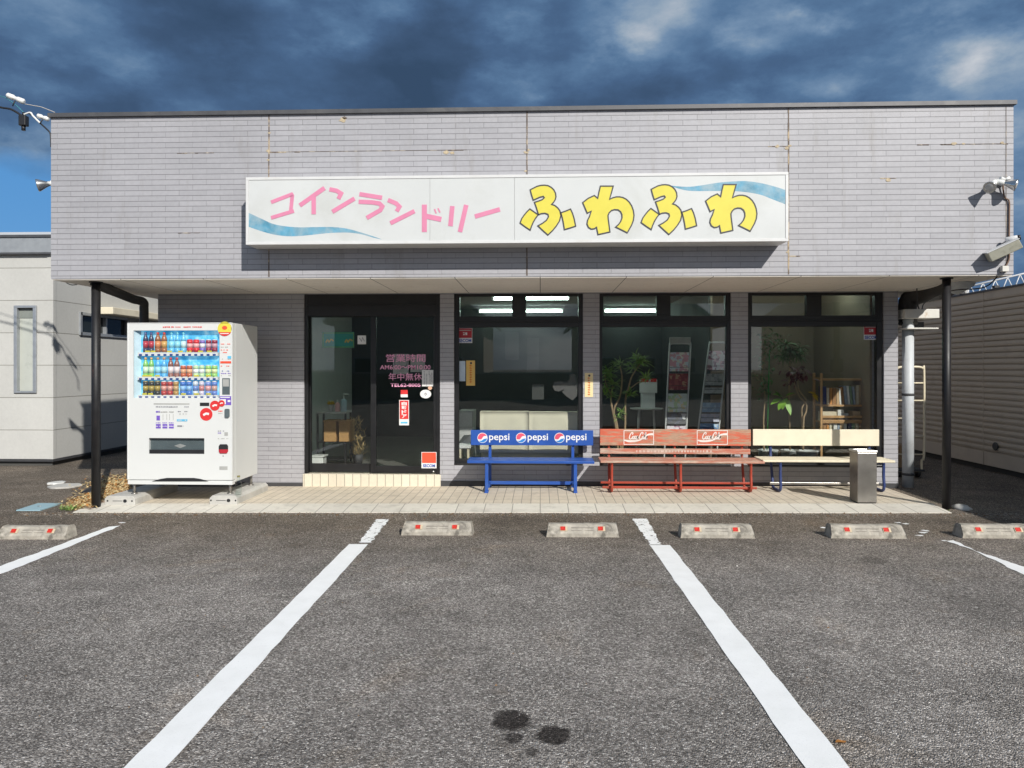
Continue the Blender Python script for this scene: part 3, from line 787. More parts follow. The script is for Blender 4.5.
# --- entrance
dz0, dz1 = Z(475), Z(315.5)
build('door_step', B((DO0 - 0.01, WY - 0.02, base0), (DO1 + 0.01, WY + T + 0.02, dz0)), M['sill_tile'], bld, 0.004)
f = MB(); y0, y1 = WY + 0.02, WY + 0.14
f.box((DO0, y0, dz0), (X(307.5), y1, zt)); f.box((X(436), y0, dz0), (DO1, y1, zt)); f.box((X(307.5), y0, dz1), (X(436), y1, zt))
f.box((X(307.5), y0 - 0.015, Z(304) - 0.006), (X(436), y0, Z(304) + 0.006))
dfr = build('door_frame', f, M['black_alu'], bld, 0.004)
def door_leaf(name, u0, u1, ug0, ug1, yy, vg1):
    f = MB()
    z0, z1, zg0, zg1 = dz0 + 0.012, dz1, Z(vg1), dz1 - 0.01
    f.box((X(u0), yy, z0), (X(ug0), yy + 0.045, z1)); f.box((X(ug1), yy, z0), (X(u1), yy + 0.045, z1))
    f.box((X(ug0), yy, z0), (X(ug1), yy + 0.045, zg0)); f.box((X(ug0), yy, zg1), (X(ug1), yy + 0.045, z1))
    d = build(name, f, M['black_alu'], bld, 0.004)
    build('pane', B((X(ug0) + .001, yy + 0.02, zg0), (X(ug1) - .001, yy + 0.026, zg1)), M['glass'], d)
    return d
DG1, DG2 = WY + 0.085 + 0.019, WY + 0.03 + 0.019
d1 = door_leaf('fixed_door_panel', 307.5, 371.5, 309, 370, WY + 0.085, 465.5)
d2 = door_leaf('sliding_door', 370, 436, 375.5, 433, WY + 0.03, 467)
a = P(433.5, 471.5, DG2 - 0.02)
build('door_lock', MB().lathe([(0.0, -0.012), (0.012, -0.012), (0.013, 0.0)], (a.x, WY + 0.03, a.z), 14, (0, 1, 0)), M['chrome'], d2)

# lettering and stickers on the sliding door
Y2 = DG2
build('notice', sheet(393, 354, 408.5, 374, Y2 + 0.012), M['paper_grey'], d2)
build('notice', sheet(410.5, 355, 425, 372, Y2 + 0.012), M['paper_grey'], d2)
build('notice', MB().ribbon([P(400.8 + 6.4 * math.cos(k / 10 * math.pi), 362 + 6.4 * math.sin(k / 10 * math.pi), Y2 + 0.008) for k in range(20)], 0.012, closed=True), M['ink_grey'], d2)
text('opening_hours_lettering', '営業時間', 386, 354, 425.5, 362, Y2, M['pink_door'], d2, 0.006)
text('opening_hours_lettering', 'AM6:00～PM10:00', 380, 365, 430.5, 369.5, Y2, M['pink_door'], d2, 0.012)
text('opening_hours_lettering', '年中無休', 388.5, 373, 422, 380.5, Y2, M['pink_door'], d2, 0.006)
text('opening_hours_lettering', 'TEL62-8005', 390.5, 383.2, 420.5, 386.8, Y2, M['pink_door'], d2, 0.022)
st = build('sticker', sheet(422, 370, 433.3, 386.3, Y2), M['paper'], d2)
q = MB()
for k, (uu, va, vb) in enumerate(((424.3, 371.5, 385.5), (426.6, 374, 386), (429.2, 371.5, 376), (430, 375, 385), (431.7, 373, 383))):
    v_ = va
    while v_ < vb - 0.8:
        q.ribbon([P(uu - 0.6, v_, Y2 - 0.004), P(uu + 0.6, v_ + 0.5, Y2 - 0.004)], 0.006, (0, 0.001, 0)); v_ += 1.35
build('sticker', q, M['ink_grey'], d2)
build('sticker', MB().disc(P(430, 388, Y2 - 0.002), 0.027, 0.024), M['skin_disc'], d2)
build('sticker', MB().disc(P(425.6, 394, Y2 - 0.002), 0.072, 0.056), M['paper'], d2)
build('sticker', MB().ribbon([P(424, 394.5, Y2 - 0.004), P(425.6, 393, Y2 - 0.004), P(426.6, 394.2, Y2 - 0.004), P(425, 395.5, Y2 - 0.004)], 0.008), M['ink_grey'], d2)
build('sticker', sheet(400.7, 390, 407.7, 394.3, Y2), M['red'], d2); build('sticker', sheet(400.7, 394.3, 407.7, 397.2, Y2), M['paper'], d2)
build('sticker', sheet(399.2, 400, 409, 425.3, Y2 - 0.001), M['paper'], d2); build('sticker', sheet(399.8, 400.6, 408.4, 419, Y2 - 0.004), M['red'], d2)
text('sticker_lettering', '自動ドア', 401.6, 401.5, 406.8, 418.3, Y2 - 0.006, M['paper'], d2, 0.03, True)
build('sticker', MB().ribbon([P(400.7, 422.6, Y2 - 0.005), P(407.5, 422.6, Y2 - 0.005)], 0.022), M['sky_print'], d2)
build('sticker', sheet(421.5, 452, 437 - 0.5, 468.3, Y2 - 0.028, 0.001), M['paper'], d2); build('sticker', sheet(422, 452.5, 436, 463, Y2 - 0.031, 0.001), M['orange_red'], d2)
text('sticker_lettering', 'SECOM', 423, 464.2, 435.2, 467.2, Y2 - 0.031, M['blue_ink'], d2, 0.03)
# on the fixed panel
build('sticker', sheet(357.6, 335.5, 366, 344.2, DG1), M['paper'], d1)
build('sticker', MB().ribbon([P(359.5, 338, DG1 - 0.004), P(361.5, 341.5, DG1 - 0.004), P(362.5, 337.5, DG1 - 0.004), P(364.4, 341.2, DG1 - 0.004)], 0.008), M['ink_grey'], d1)
tb = build('banner', sheet(322, 332, 354.2, 347.8, DG1 + 0.03), M['teal'], d1)
for u0 in (326, 345):
    q = MB().ribbon(catmull([P(u0, 342.5, DG1 + 0.024), P(u0 + 1.6, 339.8, DG1 + 0.024), P(u0 + 3, 342, DG1 + 0.024), P(u0 + 5, 339.5, DG1 + 0.024), P(u0 + 7.4, 341, DG1 + 0.024)], 4), 0.016)
    build('banner_lettering', q, M['gold'], d1)
build('banner', MB().ribbon([P(323, 333, DG1 + 0.024), P(353.5, 333, DG1 + 0.024), P(353.5, 347, DG1 + 0.024), P(323, 347, DG1 + 0.024)], 0.008, closed=True), M['leaf_bright'], d1)

def guard_sticker(w, u0, v0, u1, v1, flip=False):
    vm_ = v0 + (v1 - v0) * 0.66
    build('sticker', sheet(u0, v0, u1, v1, GP, 0.001), M['paper'], w)
    build('sticker', sheet(u0 + .4, v0 + .4, u1 - .4, vm_, GP - 0.003, 0.001), M['dark_red'], w)
    text('sticker_lettering', '警備', u0 + 5, v0 + 4.2, u1 - 5, v0 + 7.2, GP - 0.005, M['paper'], w, 0.03)
    build('sticker', MB().ribbon([P(u0 + 1.5, v0 + 2.3, GP - 0.005), P(u1 - 1.5, v0 + 2.3, GP - 0.005)], 0.010), M['paper_grey'], w)
    text('sticker_lettering', 'SECOM', u0 + 1, vm_ + 1.0, u1 - 1, v1 - 0.8, GP - 0.003, M['blue_ink'], w, 0.03)
guard_sticker(w1, 457.8, 328, 472.3, 343)
guard_sticker(w3, 863.7, 324.8, 879.2 - 1, 339.8)
def notice_strip(parent, name, u0, v0, u1, v1, Y, m):
    n = build(name, sheet(u0, v0, u1, v1, Y), M[m], parent)
    q = MB(); uc = (u0 + u1) / 2; v_ = v0 + 5; r = random.Random(int(u0))
    while v_ < v1 - 1.5:
        q.ribbon([P(uc - 1.1, v_, Y - 0.004), P(uc + 1.2, v_ + r.uniform(-.3, .5), Y - 0.004)], 0.010, (0, .001, 0))
        q.ribbon([P(uc + r.uniform(-.5, .5), v_ - .8, Y - 0.004), P(uc + r.uniform(-.8, .8), v_ + .9, Y - 0.004)], 0.008, (0, .001, 0)); v_ += 2.35
    build(name, q, M['orange_ink'], parent)
    build(name, MB().disc(P(uc + .4, v0 + 2.6, Y - 0.004), 0.014, 0.014), M['ink'], parent)
    return n
notice_strip(w1, 'notice', 466.2, 360.5, 475, 385.5, GP, 'orange_paper')
notice_strip(bld, 'notice', 584.8, 373, 593, 397, WY - 0.001, 'pale_yellow')
build('notice', sheet(459.3, 361, 465.3, 381.2, GP), M['pale_blue'], w1)
# frosted decal, lower right of the first window
def frosted():
    m = bpy.data.materials.new('frosted vinyl'); m.use_nodes = True; nt = m.node_tree; nt.nodes.clear()
    out = nt.nodes.new('ShaderNodeOutputMaterial'); mx = nt.nodes.new('ShaderNodeMixShader'); mx.inputs[0].default_value = 0.06
    t = nt.nodes.new('ShaderNodeBsdfTransparent'); d = nt.nodes.new('ShaderNodeBsdfDiffuse')
    n = nt.nodes.new('ShaderNodeTexNoise'); n.inputs['Scale'].default_value = 30
    r = nt.nodes.new('ShaderNodeValToRGB'); r.color_ramp.elements[0].color = (0.5, 0.52, 0.5, 1); r.color_ramp.elements[1].color = (0.75, 0.75, 0.73, 1)
    nt.links.new(n.outputs[0], r.inputs[0]); nt.links.new(r.outputs[0], d.inputs[0])
    nt.links.new(t.outputs[0], mx.inputs[1]); nt.links.new(d.outputs[0], mx.inputs[2]); nt.links.new(mx.outputs[0], out.inputs[0])
    return m
M['frost'] = frosted()
q = MB()
q.prism([P(u, v_, GP - 0.003) for (u, v_) in ((552.5, 386), (555, 381.5), (561, 381), (566, 382.5), (570, 379), (569, 375), (573.5, 373.5), (577.5, 377), (576.5, 381.5), (580.7, 388), (578, 395), (572.5, 400.5), (566, 396), (562, 392), (565, 389), (559, 391.5), (554.5, 390.5))][::-1], (0, 0.0008, 0))
build('sticker', q, M['frost'], w1)
build('notice', sheet(532, 384, 544, 399.5, GP + 0.02), M['frost'], w1)
# faint see-through sheets just inside the glass
for (u0, v0, u1, v1) in ((505, 332, 519, 360), (527, 338, 539, 372)):
    build('notice', sheet(u0, v0, u1, v1, GP + 0.02), M['frost'], w1)

# --- canopy posts
def support_post(u0, u1, v1, Y):
    c0 = P(u0, v1, Y).x; c1 = P(u1, v1, Y).x
    mb = MB(); xm = (c0 + c1) / 2; r = (c1 - c0) / 2
    n = 18
    mb.tube([(xm, Y + r, pz(xm) - 0.02), (xm, Y + r, BB - 0.012)], r, 18)
    mb.lathe([(r * 1.5, 0), (r * 1.5, 0.012)], (xm, Y + r, BB - 0.026), 18)
    return build('support_post', mb, M['post_steel'], bld)
support_post(89.3, 97.6, 508, 7.93)
support_post(944.6, 952.8, 507, 7.93)
# --- rain pipes and ducts fixed to the building
lp = MB()
lp.tube(catmull([P(93, 281, 8.05), P(103, 287, 8.15), P(118, 293, 8.5), P(133, 299, 8.9), P(143, 302, 9.2), P(144, 310, 9.28), P(144, 330, 9.29), P(144, 480, 9.29)], 6), 0.055, 14)
build('downpipe', lp, M['duct'], bld)
rp = MB()
rp.tube([P(908, 490, 9.45), P(908, 318, 9.45)], 0.068, 20)
dp = build('downpipe', rp, M['grey_pvc'], bld)
for v_ in (394.5, 474):
    c = P(908, v_, 9.45); build('pipe_clip', MB().lathe([(0.072, -0.015), (0.072, 0.015)], c, 18), M['base_dark'], dp)
du = MB()
pts = catmull([P(908, 325, 9.5), P(908, 302, 9.5), P(917, 296, 9.42), P(932, 292, 9.2), P(946, 288, 8.8), P(953, 284, 8.5)], 9)
rr = [0.105 + (0.008 if i % 2 else 0) for i in range(len(pts))]
du.tube(pts, rr, 16)
dd_ = build('duct', du, M['duct'], bld)
build('duct_collar', MB().lathe([(0.11, 0), (0.135, 0.02), (0.135, 0.2), (0.1, 0.24)], P(951.5, 285, 8.55), 18, (0.2, -0.6, 0.25)), M['grey_pvc'], dd_)
vh = MB()
a, b = P(902.5, 309.5, 9.35), P(936.5, 318.5, 9.35)
vh.box((a.x, 9.28, b.z), (b.x, 9.62, a.z)); vh.box((P(903, 330, 9.3).x, 9.28, P(0, 331, 9.3).z), (P(938, 330, 9.3).x, 9.6, P(0, 329.6, 9.3).z))
hd = build('vent_hood', vh, M['hood'], bld, 0.006)
build('vent_grille', B(P(912, 322, 9.5) , P(924, 329.5, 9.5) + Vector((0, 0.1, 0))), M['black_plastic'], hd)
for pts_, r_ in (([P(917, 279, 8.9), P(917, 300, 9.2), P(919, 309, 9.4)], .008), ([P(922, 309, 9.3), P(926, 302, 9.1), P(950, 291, 8.4), P(985, 287, 8.0), P(1002, 270, 7.78)], .007), ([P(62, 279.5, 8.0), P(72, 285, 8.2), P(86, 282, 8.3)], .005)):
    build('loose_wire', MB().tube(catmull(pts_, 6), r_, 6), M['cable'], bld)

# ------------------------------------------------------------------ shop sign
SY_ = 7.50
s0, s1 = P(246.3, 178, SY_).x, P(788, 172, SY_).x
sz1, sz0 = P(517, 175, SY_).z, P(517, 243, SY_).z
sg = thing('shop_sign', 'long white box sign with pink katakana and yellow outlined hiragana over blue waves', 'sign', ((s0 + s1) / 2, SY_, sz0))
cab = MB()
cab.box((s0, SY_, sz0), (s1, FY - 0.004, sz1))
build('cabinet', cab, M['white'], sg, 0.006)
e = 0.028
fr = MB()
fr.box((s0 - .002, SY_ - 0.012, sz1 - e), (s1 + .002, SY_ - .001, sz1 + .002)); fr.box((s0 - .002, SY_ - 0.012, sz0 - .002), (s1 + .002, SY_ - .001, sz0 + e))
fr.box((s0 - .002, SY_ - 0.012, sz0 + e), (s0 + e, SY_ - .001, sz1 - e)); fr.box((s1 - e, SY_ - 0.012, sz0 + e), (s1 + .002, SY_ - .001, sz1 - e))
build('sign_frame', fr, M['white'], sg, 0.003)
seams = [s0 + e, P(430, 200, SY_).x, P(514.5, 200, SY_).x, s1 - e]
for k in range(3):
    build('face_panel', B((seams[k] + 0.002, SY_ - 0.006, sz0 + e + .001), (seams[k + 1] - 0.002, SY_ - 0.001, sz1 - e - .001)), M['sign_face'], sg)
SF = SY_ - 0.009
def zp(ox, oy, s): return lambda p: P(ox + p[0] / s, oy + p[1] / s, SF)
za, zc = zp(240, 175, 6.827), zp(375, 175, 6.827)
glyphs = [
 (za, 25, [[(212, 186), (352, 132), (357, 140), (346, 250)], [(212, 292), (368, 245)]]),
 (za, 30, [[(408, 208), (577, 88)], [(503, 145), (503, 268)]]),
 (za, 29, [[(610, 97), (660, 107), (690, 126), (672, 163)], [(630, 251), (782, 160)]]),
 (za, 29, [[(815, 130), (970, 155)], [(810, 182), (900, 186), (952, 194), (972, 214), (958, 240), (865, 293)]]),
 (zc, 29, [[(88, 170), (145, 194), (167, 216), (148, 248)], [(105, 329), (270, 246)]]),
 (zc, 34, [[(337, 202), (337, 389)], [(350, 281), (453, 303)]]),
 (zc, 31, [[(528, 212), (515, 349)], [(623, 204), (580, 389)]]),
 (zc, 30, [[(682, 283), (853, 234)]])]
for gi, (fn, w_, strokes) in enumerate(glyphs):
    mb = MB()
    for k, s_ in enumerate(strokes):
        mb.ribbon([fn(p) + Vector((0, -0.0004 * k, 0)) for p in s_], w_ / 6.827 / FPX * SY_ * 1.02, (0, 0.002, 0))
    if gi == 5:
        for s_ in ([(406, 232), (418, 262)], [(430, 226), (444, 256)]): mb.ribbon([fn(p) for p in s_], 10 / 6.827 / FPX * SY_, (0, .002, 0))
    build('letter', mb, M['pink'], sg)
FU = [[(125, 80), (180, 52), (212, 44), (240, 42), (270, 46), (297, 60), (318, 80), (332, 108), (336, 138), (330, 160), (318, 180), (300, 200), (325, 208), (350, 228), (368, 252), (376, 290), (365, 335), (340, 375), (310, 412), (270, 450), (230, 415), (188, 375), (225, 355), (258, 330), (275, 300), (270, 281), (245, 272), (215, 275), (193, 284), (175, 225), (160, 183), (195, 172), (225, 160), (240, 145), (232, 134), (205, 140), (150, 165), (135, 120)],
      [(122, 237), (190, 285), (168, 314), (150, 345), (135, 380), (125, 410), (82, 382), (42, 352), (56, 315), (75, 288), (98, 260)],
      [(376, 268), (415, 255), (455, 238), (472, 275), (485, 318), (497, 378), (450, 393), (405, 406), (396, 350), (388, 310)]]
WA = [[(700, 50), (805, 50), (790, 105), (775, 158), (800, 146), (830, 138), (858, 138), (885, 144), (912, 158), (937, 182), (956, 212), (969, 248), (975, 290), (970, 330), (955, 370), (920, 432), (872, 408), (825, 385), (848, 365), (866, 340), (877, 310), (876, 283), (866, 260), (845, 244), (815, 242), (790, 250), (772, 268), (762, 290), (764, 320), (768, 350), (778, 425), (730, 436), (680, 447), (668, 387), (650, 399), (625, 402), (602, 388), (590, 360), (595, 330), (610, 300), (625, 255), (592, 272), (572, 225), (555, 185), (600, 150), (650, 127), (678, 150), (688, 100)]]
zy = lambda p, dx, dy: P(515 + p[0] / 8.192 + dx, 180 + p[1] / 8.192 + dy, SF)
for polys, dx, dy in ((FU, 0, 0), (WA, 0, 0), (FU, 121, -0.5), (WA, 122.9, -1.6)):
    fill = MB(); ol = MB()
    for poly in polys:
        fill.prism([zy(p, dx, dy) for p in poly], (0, 0.002, 0))
        ol.ribbon([zy(p, dx, dy) + Vector((0, -0.0025, 0)) for p in poly], 0.0125, (0, 0.002, 0), closed=True)
    le = build('letter', fill, M['yellow'], sg)
    build('letter_outline', ol, M['ink'], le)
def wave(fn, top, bot):
    pts = catmull([fn(p) for p in top], 4) + catmull([fn(p) for p in bot], 4)
    pts = [p + Vector((0, 0.0025, 0)) for p in pts]
    o = build('wave_print', MB().prism(pts, (0, 0.001, 0)), M['wave'], sg)
wave(za, [(55, 256), (150, 300), (230, 335), (330, 352), (420, 357), (520, 355), (640, 355), (740, 368), (820, 390), (900, 415), (970, 440)],
     [(900, 425), (830, 405), (740, 393), (620, 395), (520, 405), (420, 415), (330, 418), (240, 408), (150, 385), (55, 352)])
zr_ = zp(635, 175, 6.4)
wave(zr_, [(90, 28), (200, 62), (330, 75), (430, 65), (540, 48), (690, 38), (800, 50), (900, 75), (962, 95)],
     [(962, 187), (880, 155), (800, 125), (700, 108), (600, 102), (480, 102), (340, 100), (240, 75), (150, 48)])
# ------------------------------------------------------------------ vending machine on two concrete footings
VY, VD = 8.15, 0.74
va, vb = P(127.5, 323, VY), P(232.3, 485, VY)
VXL, VXR, VZ1, VZ0 = va.x, vb.x, va.z, vb.z
BLK0 = pz(VXL)
def vp(u, v_, d=0.0): return P(u, v_, VY) + Vector((0, d, 0))
vm = thing('vending_machine', 'white drinks vending machine with three rows of bottles and cans standing on concrete footings', 'vending machine', ((VXL + VXR) / 2, VY + VD / 2, VZ0))
wx0, wz1 = vp(133.5, 330.5).x, vp(133.5, 330.5).z
wx1, wz0 = vp(219.5, 398).x, vp(219.5, 398).z
VF = VY + 0.075                          # cabinet front, behind the door
cab = MB(); cab.box((VXL, VF, VZ0 + 0.02), (VXR, VY + VD, VZ1))
build('cabinet', cab, M['vm'], vm, 0.008)
dr = MB(); zs0 = VZ0 + 0.055
sl0, sl1 = vp(149, 438), vp(204.3, 454)
cr0, cr1 = vp(219, 444), vp(228.3, 453.3)
dr.box((VXL, VY, zs0), (wx0, VF - .002, VZ1)); dr.box((wx1, VY, zs0), (VXR, VF - .002, VZ1))
dr.box((wx0, VY, wz1), (wx1, VF - .002, VZ1))
dr.box((wx0, VY, sl0.z), (wx1, VF - .002, wz0)); dr.box((wx0, VY, sl1.z), (sl0.x, VF - .002, sl0.z)); dr.box((sl1.x, VY, sl1.z), (wx1, VF - .002, sl0.z))
dr.box((wx0, VY, zs0), (wx1, VF - .002, sl1.z))
door = build('door', dr, M['vm'], vm)
# rounded outer door edge trims, kick plate with its arched toe slot
build('door_edge', MB().box((VXR - 0.012, VY - 0.004, zs0), (VXR + 0.002, VY + 0.002, VZ1)).box((VXL - 0.002, VY - 0.004, zs0), (VXL + 0.010, VY + 0.002, VZ1)).box((VXL, VY - 0.004, VZ1 - 0.008), (VXR, VY + 0.002, VZ1 + 0.002)), M['vm'], door, 0.002)
build('kick_plate', B((VXL, VY + 0.004, VZ0), (VXR, VF, zs0 - 0.008)), M['vm'], vm, 0.003)
ar = [vp(152, 481.3, -0.002), vp(160, 479), vp(167, 477.9), vp(194, 477.9), vp(201, 479), vp(208.5, 481.3)]
build('toe_slot', MB().prism([Vector((p.x, VY - 0.003, p.z)) for p in ar], (0, 0.002, 0)), M['black_plastic'], door)
for (u, dy) in ((131.5, 0.06), (228, 0.06), (131.5, VD - 0.08), (228, VD - 0.08)):
    c = vp(u, 487); mb = MB()
    mb.tube([(c.x, VY + dy, pz(c.x) + 0.095), (c.x, VY + dy, VZ0 + 0.03)], 0.016, 10); mb.lathe([(0.035, 0), (0.035, 0.012), (0.018, 0.02)], (c.x, VY + dy, pz(c.x) + 0.098), 14)
    build('foot', mb, M['steel'], vm)
# display
disp = MB()
disp.box((wx0 + .001, VF - 0.004, wz0), (wx1 - .001, VF - 0.001, wz1))
def panelmat():
    m, nt, b, out = new_mat('display backing')
    co = worldco(nt)
    n = nnoise(nt, co, 9, 5, 0.6)
    c = nramp(nt, n, [(0.35, (0.03, 0.28, 0.58)), (0.5, (0.10, 0.45, 0.72)), (0.65, (0.36, 0.66, 0.82))])
    nt.links.new(c, b.inputs['Base Color']); nt.links.new(c, b.inputs['Emission Color']); setin(b, 'Emission Strength', 0.55)
    return m
dcase = build('display_case', disp, panelmat(), vm)
lin = pm('pale blue lining', (0.62, 0.78, 0.86), 0.4, 0, 0.15, 8)
ez = 0.05; edge = MB()
edge.add([(wx0 + .002, VY + .01, wz0), (wx0 + ez, VF - .005, wz0), (wx0 + ez, VF - .005, wz1), (wx0 + .002, VY + .01, wz1)], [(0, 1, 2, 3)])
build('display_lining', edge, lin, dcase); edge = MB()
edge.add([(wx1 - .002, VY + .01, wz0), (wx1 - ez * .5, VF - .005, wz0), (wx1 - ez * .5, VF - .005, wz1), (wx1 - .002, VY + .01, wz1)], [(0, 3, 2, 1)])
build('display_lining', edge, lin, dcase)
BYY = VY + 0.042
def shelf_strip(vt, vbm):
    a, b = vp(137, vt), vp(217, vbm)
    mb = MB(); mb.mat(0).box((a.x, VY + 0.012, b.z), (b.x, VF - 0.006, a.z))
    n = 13; w = (b.x - a.x) / n
    for k in range(n):
        mb.mat(1).box((a.x + w * (k + 0.25), VY + 0.008, b.z + 0.003), (a.x + w * (k + 0.72), VY + 0.0115, b.z + 0.55 * (a.z - b.z)))
    return build('button_shelf', mb, [M['paper'], pm('navy button', (0.03, 0.07, 0.30), 0.3)], dcase)
for a, b in ((352.4, 355.8), (376.6, 379.9), (395.0, 398)): shelf_strip(a, b)
COLS = {}
def cm(c, r=0.25):
    if c not in COLS: COLS[c] = pm('drink colour', [min(.85, x * 1.15 + .04) for x in c], r, 0, 0.08)
    return COLS[c]
def drink(u0, u1, vt, vbm, kind, body, label, cap, lab2=None):
    a, b = vp(u0, vt), vp(u1, vbm)
    r = (b.x - a.x) / 2 * 0.93; h = a.z - b.z; c = ((a.x + b.x) / 2, BYY, b.z)
    k = 0.0
    mb = MB()
    def seg(mi, prof): mb.mat(mi).lathe([(x * r, z * h) for x, z in prof], c, 14)
    if kind == 'bottle':
        seg(0, [(0.9, 0), (1.0, 0.03), (1.0, 0.22)]); seg(1, [(1.01, 0.22), (1.01, 0.55)]); seg(0, [(1.0, 0.55), (0.98, 0.66), (0.66, 0.80), (0.42, 0.86), (0.40, 0.89)]); seg(2, [(0.46, 0.89), (0.46, 1.0), (0.0, 1.0)])
    else:
        seg(2, [(0.82, 0), (0.98, 0.04)]); seg(0, [(1.0, 0.04), (1.0, 0.35)]); seg(1, [(1.005, 0.35), (1.005, 0.68)]); seg(0, [(1.0, 0.68), (1.0, 0.93)]); seg(2, [(0.98, 0.93), (0.84, 0.985), (0.80, 1.0), (0.0, 0.985)])
    o = build('bottle' if kind == 'bottle' else 'drink_can', mb, [cm(body), cm(label), cm(cap)], dcase)
    return o
silver = (0.6, 0.6, 0.6)
rows = [
 (331.5, 349.5, [('bottle', 141, 146.3, (0.03, 0.03, 0.08), (0.45, 0.03, 0.05), (0.10, 0.10, 0.30))] * 1 + [('bottle', 146.7, 152, (0.03, 0.03, 0.08), (0.45, 0.03, 0.05), (0.10, 0.10, 0.30)),
   ('bottle', 153, 159, (0.28, 0.10, 0.03), (0.60, 0.22, 0.08), (0.65, 0.04, 0.03)), ('bottle', 159.4, 165.4, (0.30, 0.10, 0.03), (0.55, 0.30, 0.08), (0.65, 0.04, 0.03)),
   ('bottle', 167, 172.5, (0.12, 0.45, 0.75), (0.25, 0.60, 0.85), (0.20, 0.60, 0.85)), ('bottle', 173, 178.5, (0.12, 0.45, 0.75), (0.25, 0.60, 0.85), (0.20, 0.60, 0.85)), ('bottle', 179, 184.5, (0.14, 0.48, 0.78), (0.5, 0.75, 0.9), (0.20, 0.60, 0.85)),
   ('can', 185, 191.2, (0.62, 0.01, 0.02), (0.75, 0.35, 0.35), (0.62, 0.02, 0.03)), ('can', 191.5, 197.8, (0.62, 0.01, 0.02), (0.75, 0.35, 0.35), (0.62, 0.02, 0.03)), ('can', 198.2, 203.4, (0.20, 0.13, 0.45), (0.7, 0.7, 0.8), silver),
   ('can', 204, 209.8, (0.28, 0.01, 0.04), (0.55, 0.3, 0.35), silver), ('can', 210.2, 216, (0.28, 0.01, 0.04), (0.55, 0.3, 0.35), silver)]),
 (356.8, 375.2, [('bottle', 141, 146.4, (0.22, 0.50, 0.12), (0.55, 0.72, 0.5), (0.65, 0.35, 0.12)), ('bottle', 146.8, 152.2, (0.22, 0.50, 0.12), (0.55, 0.72, 0.5), (0.65, 0.35, 0.12)),
   ('bottle', 153.2, 159, (0.10, 0.40, 0.70), (0.30, 0.60, 0.75), (0.55, 0.25, 0.1)), ('bottle', 159.4, 165.2, (0.10, 0.40, 0.70), (0.35, 0.62, 0.75), (0.55, 0.25, 0.1)),
   ('bottle', 166, 171.8, (0.24, 0.09, 0.07), (0.72, 0.6, 0.6), (0.55, 0.05, 0.06)), ('bottle', 172.2, 178, (0.24, 0.09, 0.07), (0.72, 0.6, 0.6), (0.55, 0.05, 0.06)),
   ('can', 178.6, 184.4, (0.46, 0.10, 0.04), (0.66, 0.35, 0.2), silver), ('can', 184.8, 190.8, (0.46, 0.10, 0.04), (0.66, 0.35, 0.2), silver),
   ('can', 191.4, 197, (0.45, 0.62, 0.35), (0.72, 0.75, 0.7), silver), ('can', 197.4, 203, (0.45, 0.62, 0.35), (0.72, 0.75, 0.7), silver),
   ('can', 203.6, 209.6, (0.30, 0.55, 0.15), (0.65, 0.7, 0.35), silver), ('can', 210, 216, (0.30, 0.55, 0.15), (0.65, 0.7, 0.35), silver)]),
 (381, 393.6, [('can', 141, 146.6, (0.03, 0.03, 0.03), (0.35, 0.26, 0.06), (0.3, 0.24, 0.1)), ('can', 147, 152.6, (0.03, 0.03, 0.03), (0.35, 0.26, 0.06), (0.3, 0.24, 0.1)), ('can', 153, 158.6, (0.03, 0.03, 0.03), (0.35, 0.26, 0.06), (0.3, 0.24, 0.1)),
   ('can', 159.2, 165, (0.40, 0.04, 0.04), (0.62, 0.3, 0.25), silver), ('can', 165.4, 171, (0.40, 0.04, 0.04), (0.62, 0.3, 0.25), silver), ('can', 171.4, 177, (0.42, 0.24, 0.07), (0.5, 0.32, 0.15), silver),
   ('can', 178.4, 184, (0.05, 0.16, 0.50), (0.25, 0.45, 0.7), silver), ('can', 184.6, 190.2, (0.05, 0.16, 0.50), (0.25, 0.45, 0.7), silver), ('can', 191, 196.6, (0.55, 0.60, 0.68), (0.15, 0.25, 0.55), silver), ('can', 197.2, 202.8, (0.55, 0.5, 0.6), (0.5, 0.2, 0.2), silver),
   ('can', 203.6, 209.4, (0.18, 0.25, 0.55), (0.6, 0.3, 0.3), silver), ('can', 210, 215.8, (0.12, 0.2, 0.5), (0.5, 0.3, 0.25), silver)])]
for vt, vbm, items in rows:
    for it in items:
        k, u0, u1, c1, c2, c3 = it
        top = vt if k == 'bottle' else vbm - (10.2 if vbm - vt > 14 else 12.6)
        drink(u0, u1, top + (0.6 if k == 'bottle' else 0), vbm + 2.8 - 0.2, k, c1, c2, c3)
pt = MB(); rp_ = random.Random(4)
for (va_, us) in ((350.6, (147, 152.5, 169, 180, 188.5, 200, 209)), (375, (144, 149, 157, 196, 208)), (393.2, (144, 150, 183, 196, 208))):
    for u in us: a, b = vp(u - 2.4, va_), vp(u + 2.4, va_ + 1.6); pt.box((a.x, VY + 0.010, b.z), (b.x, VY + 0.0115, a.z))
build('price_tag', pt, M['yellow'], dcase)
build('display_glass', B((wx0 + .001, VY + 0.004, wz0 + .001), (wx1 - .001, VY + 0.006, wz1 - .001)), M['glass_vm'], vm)
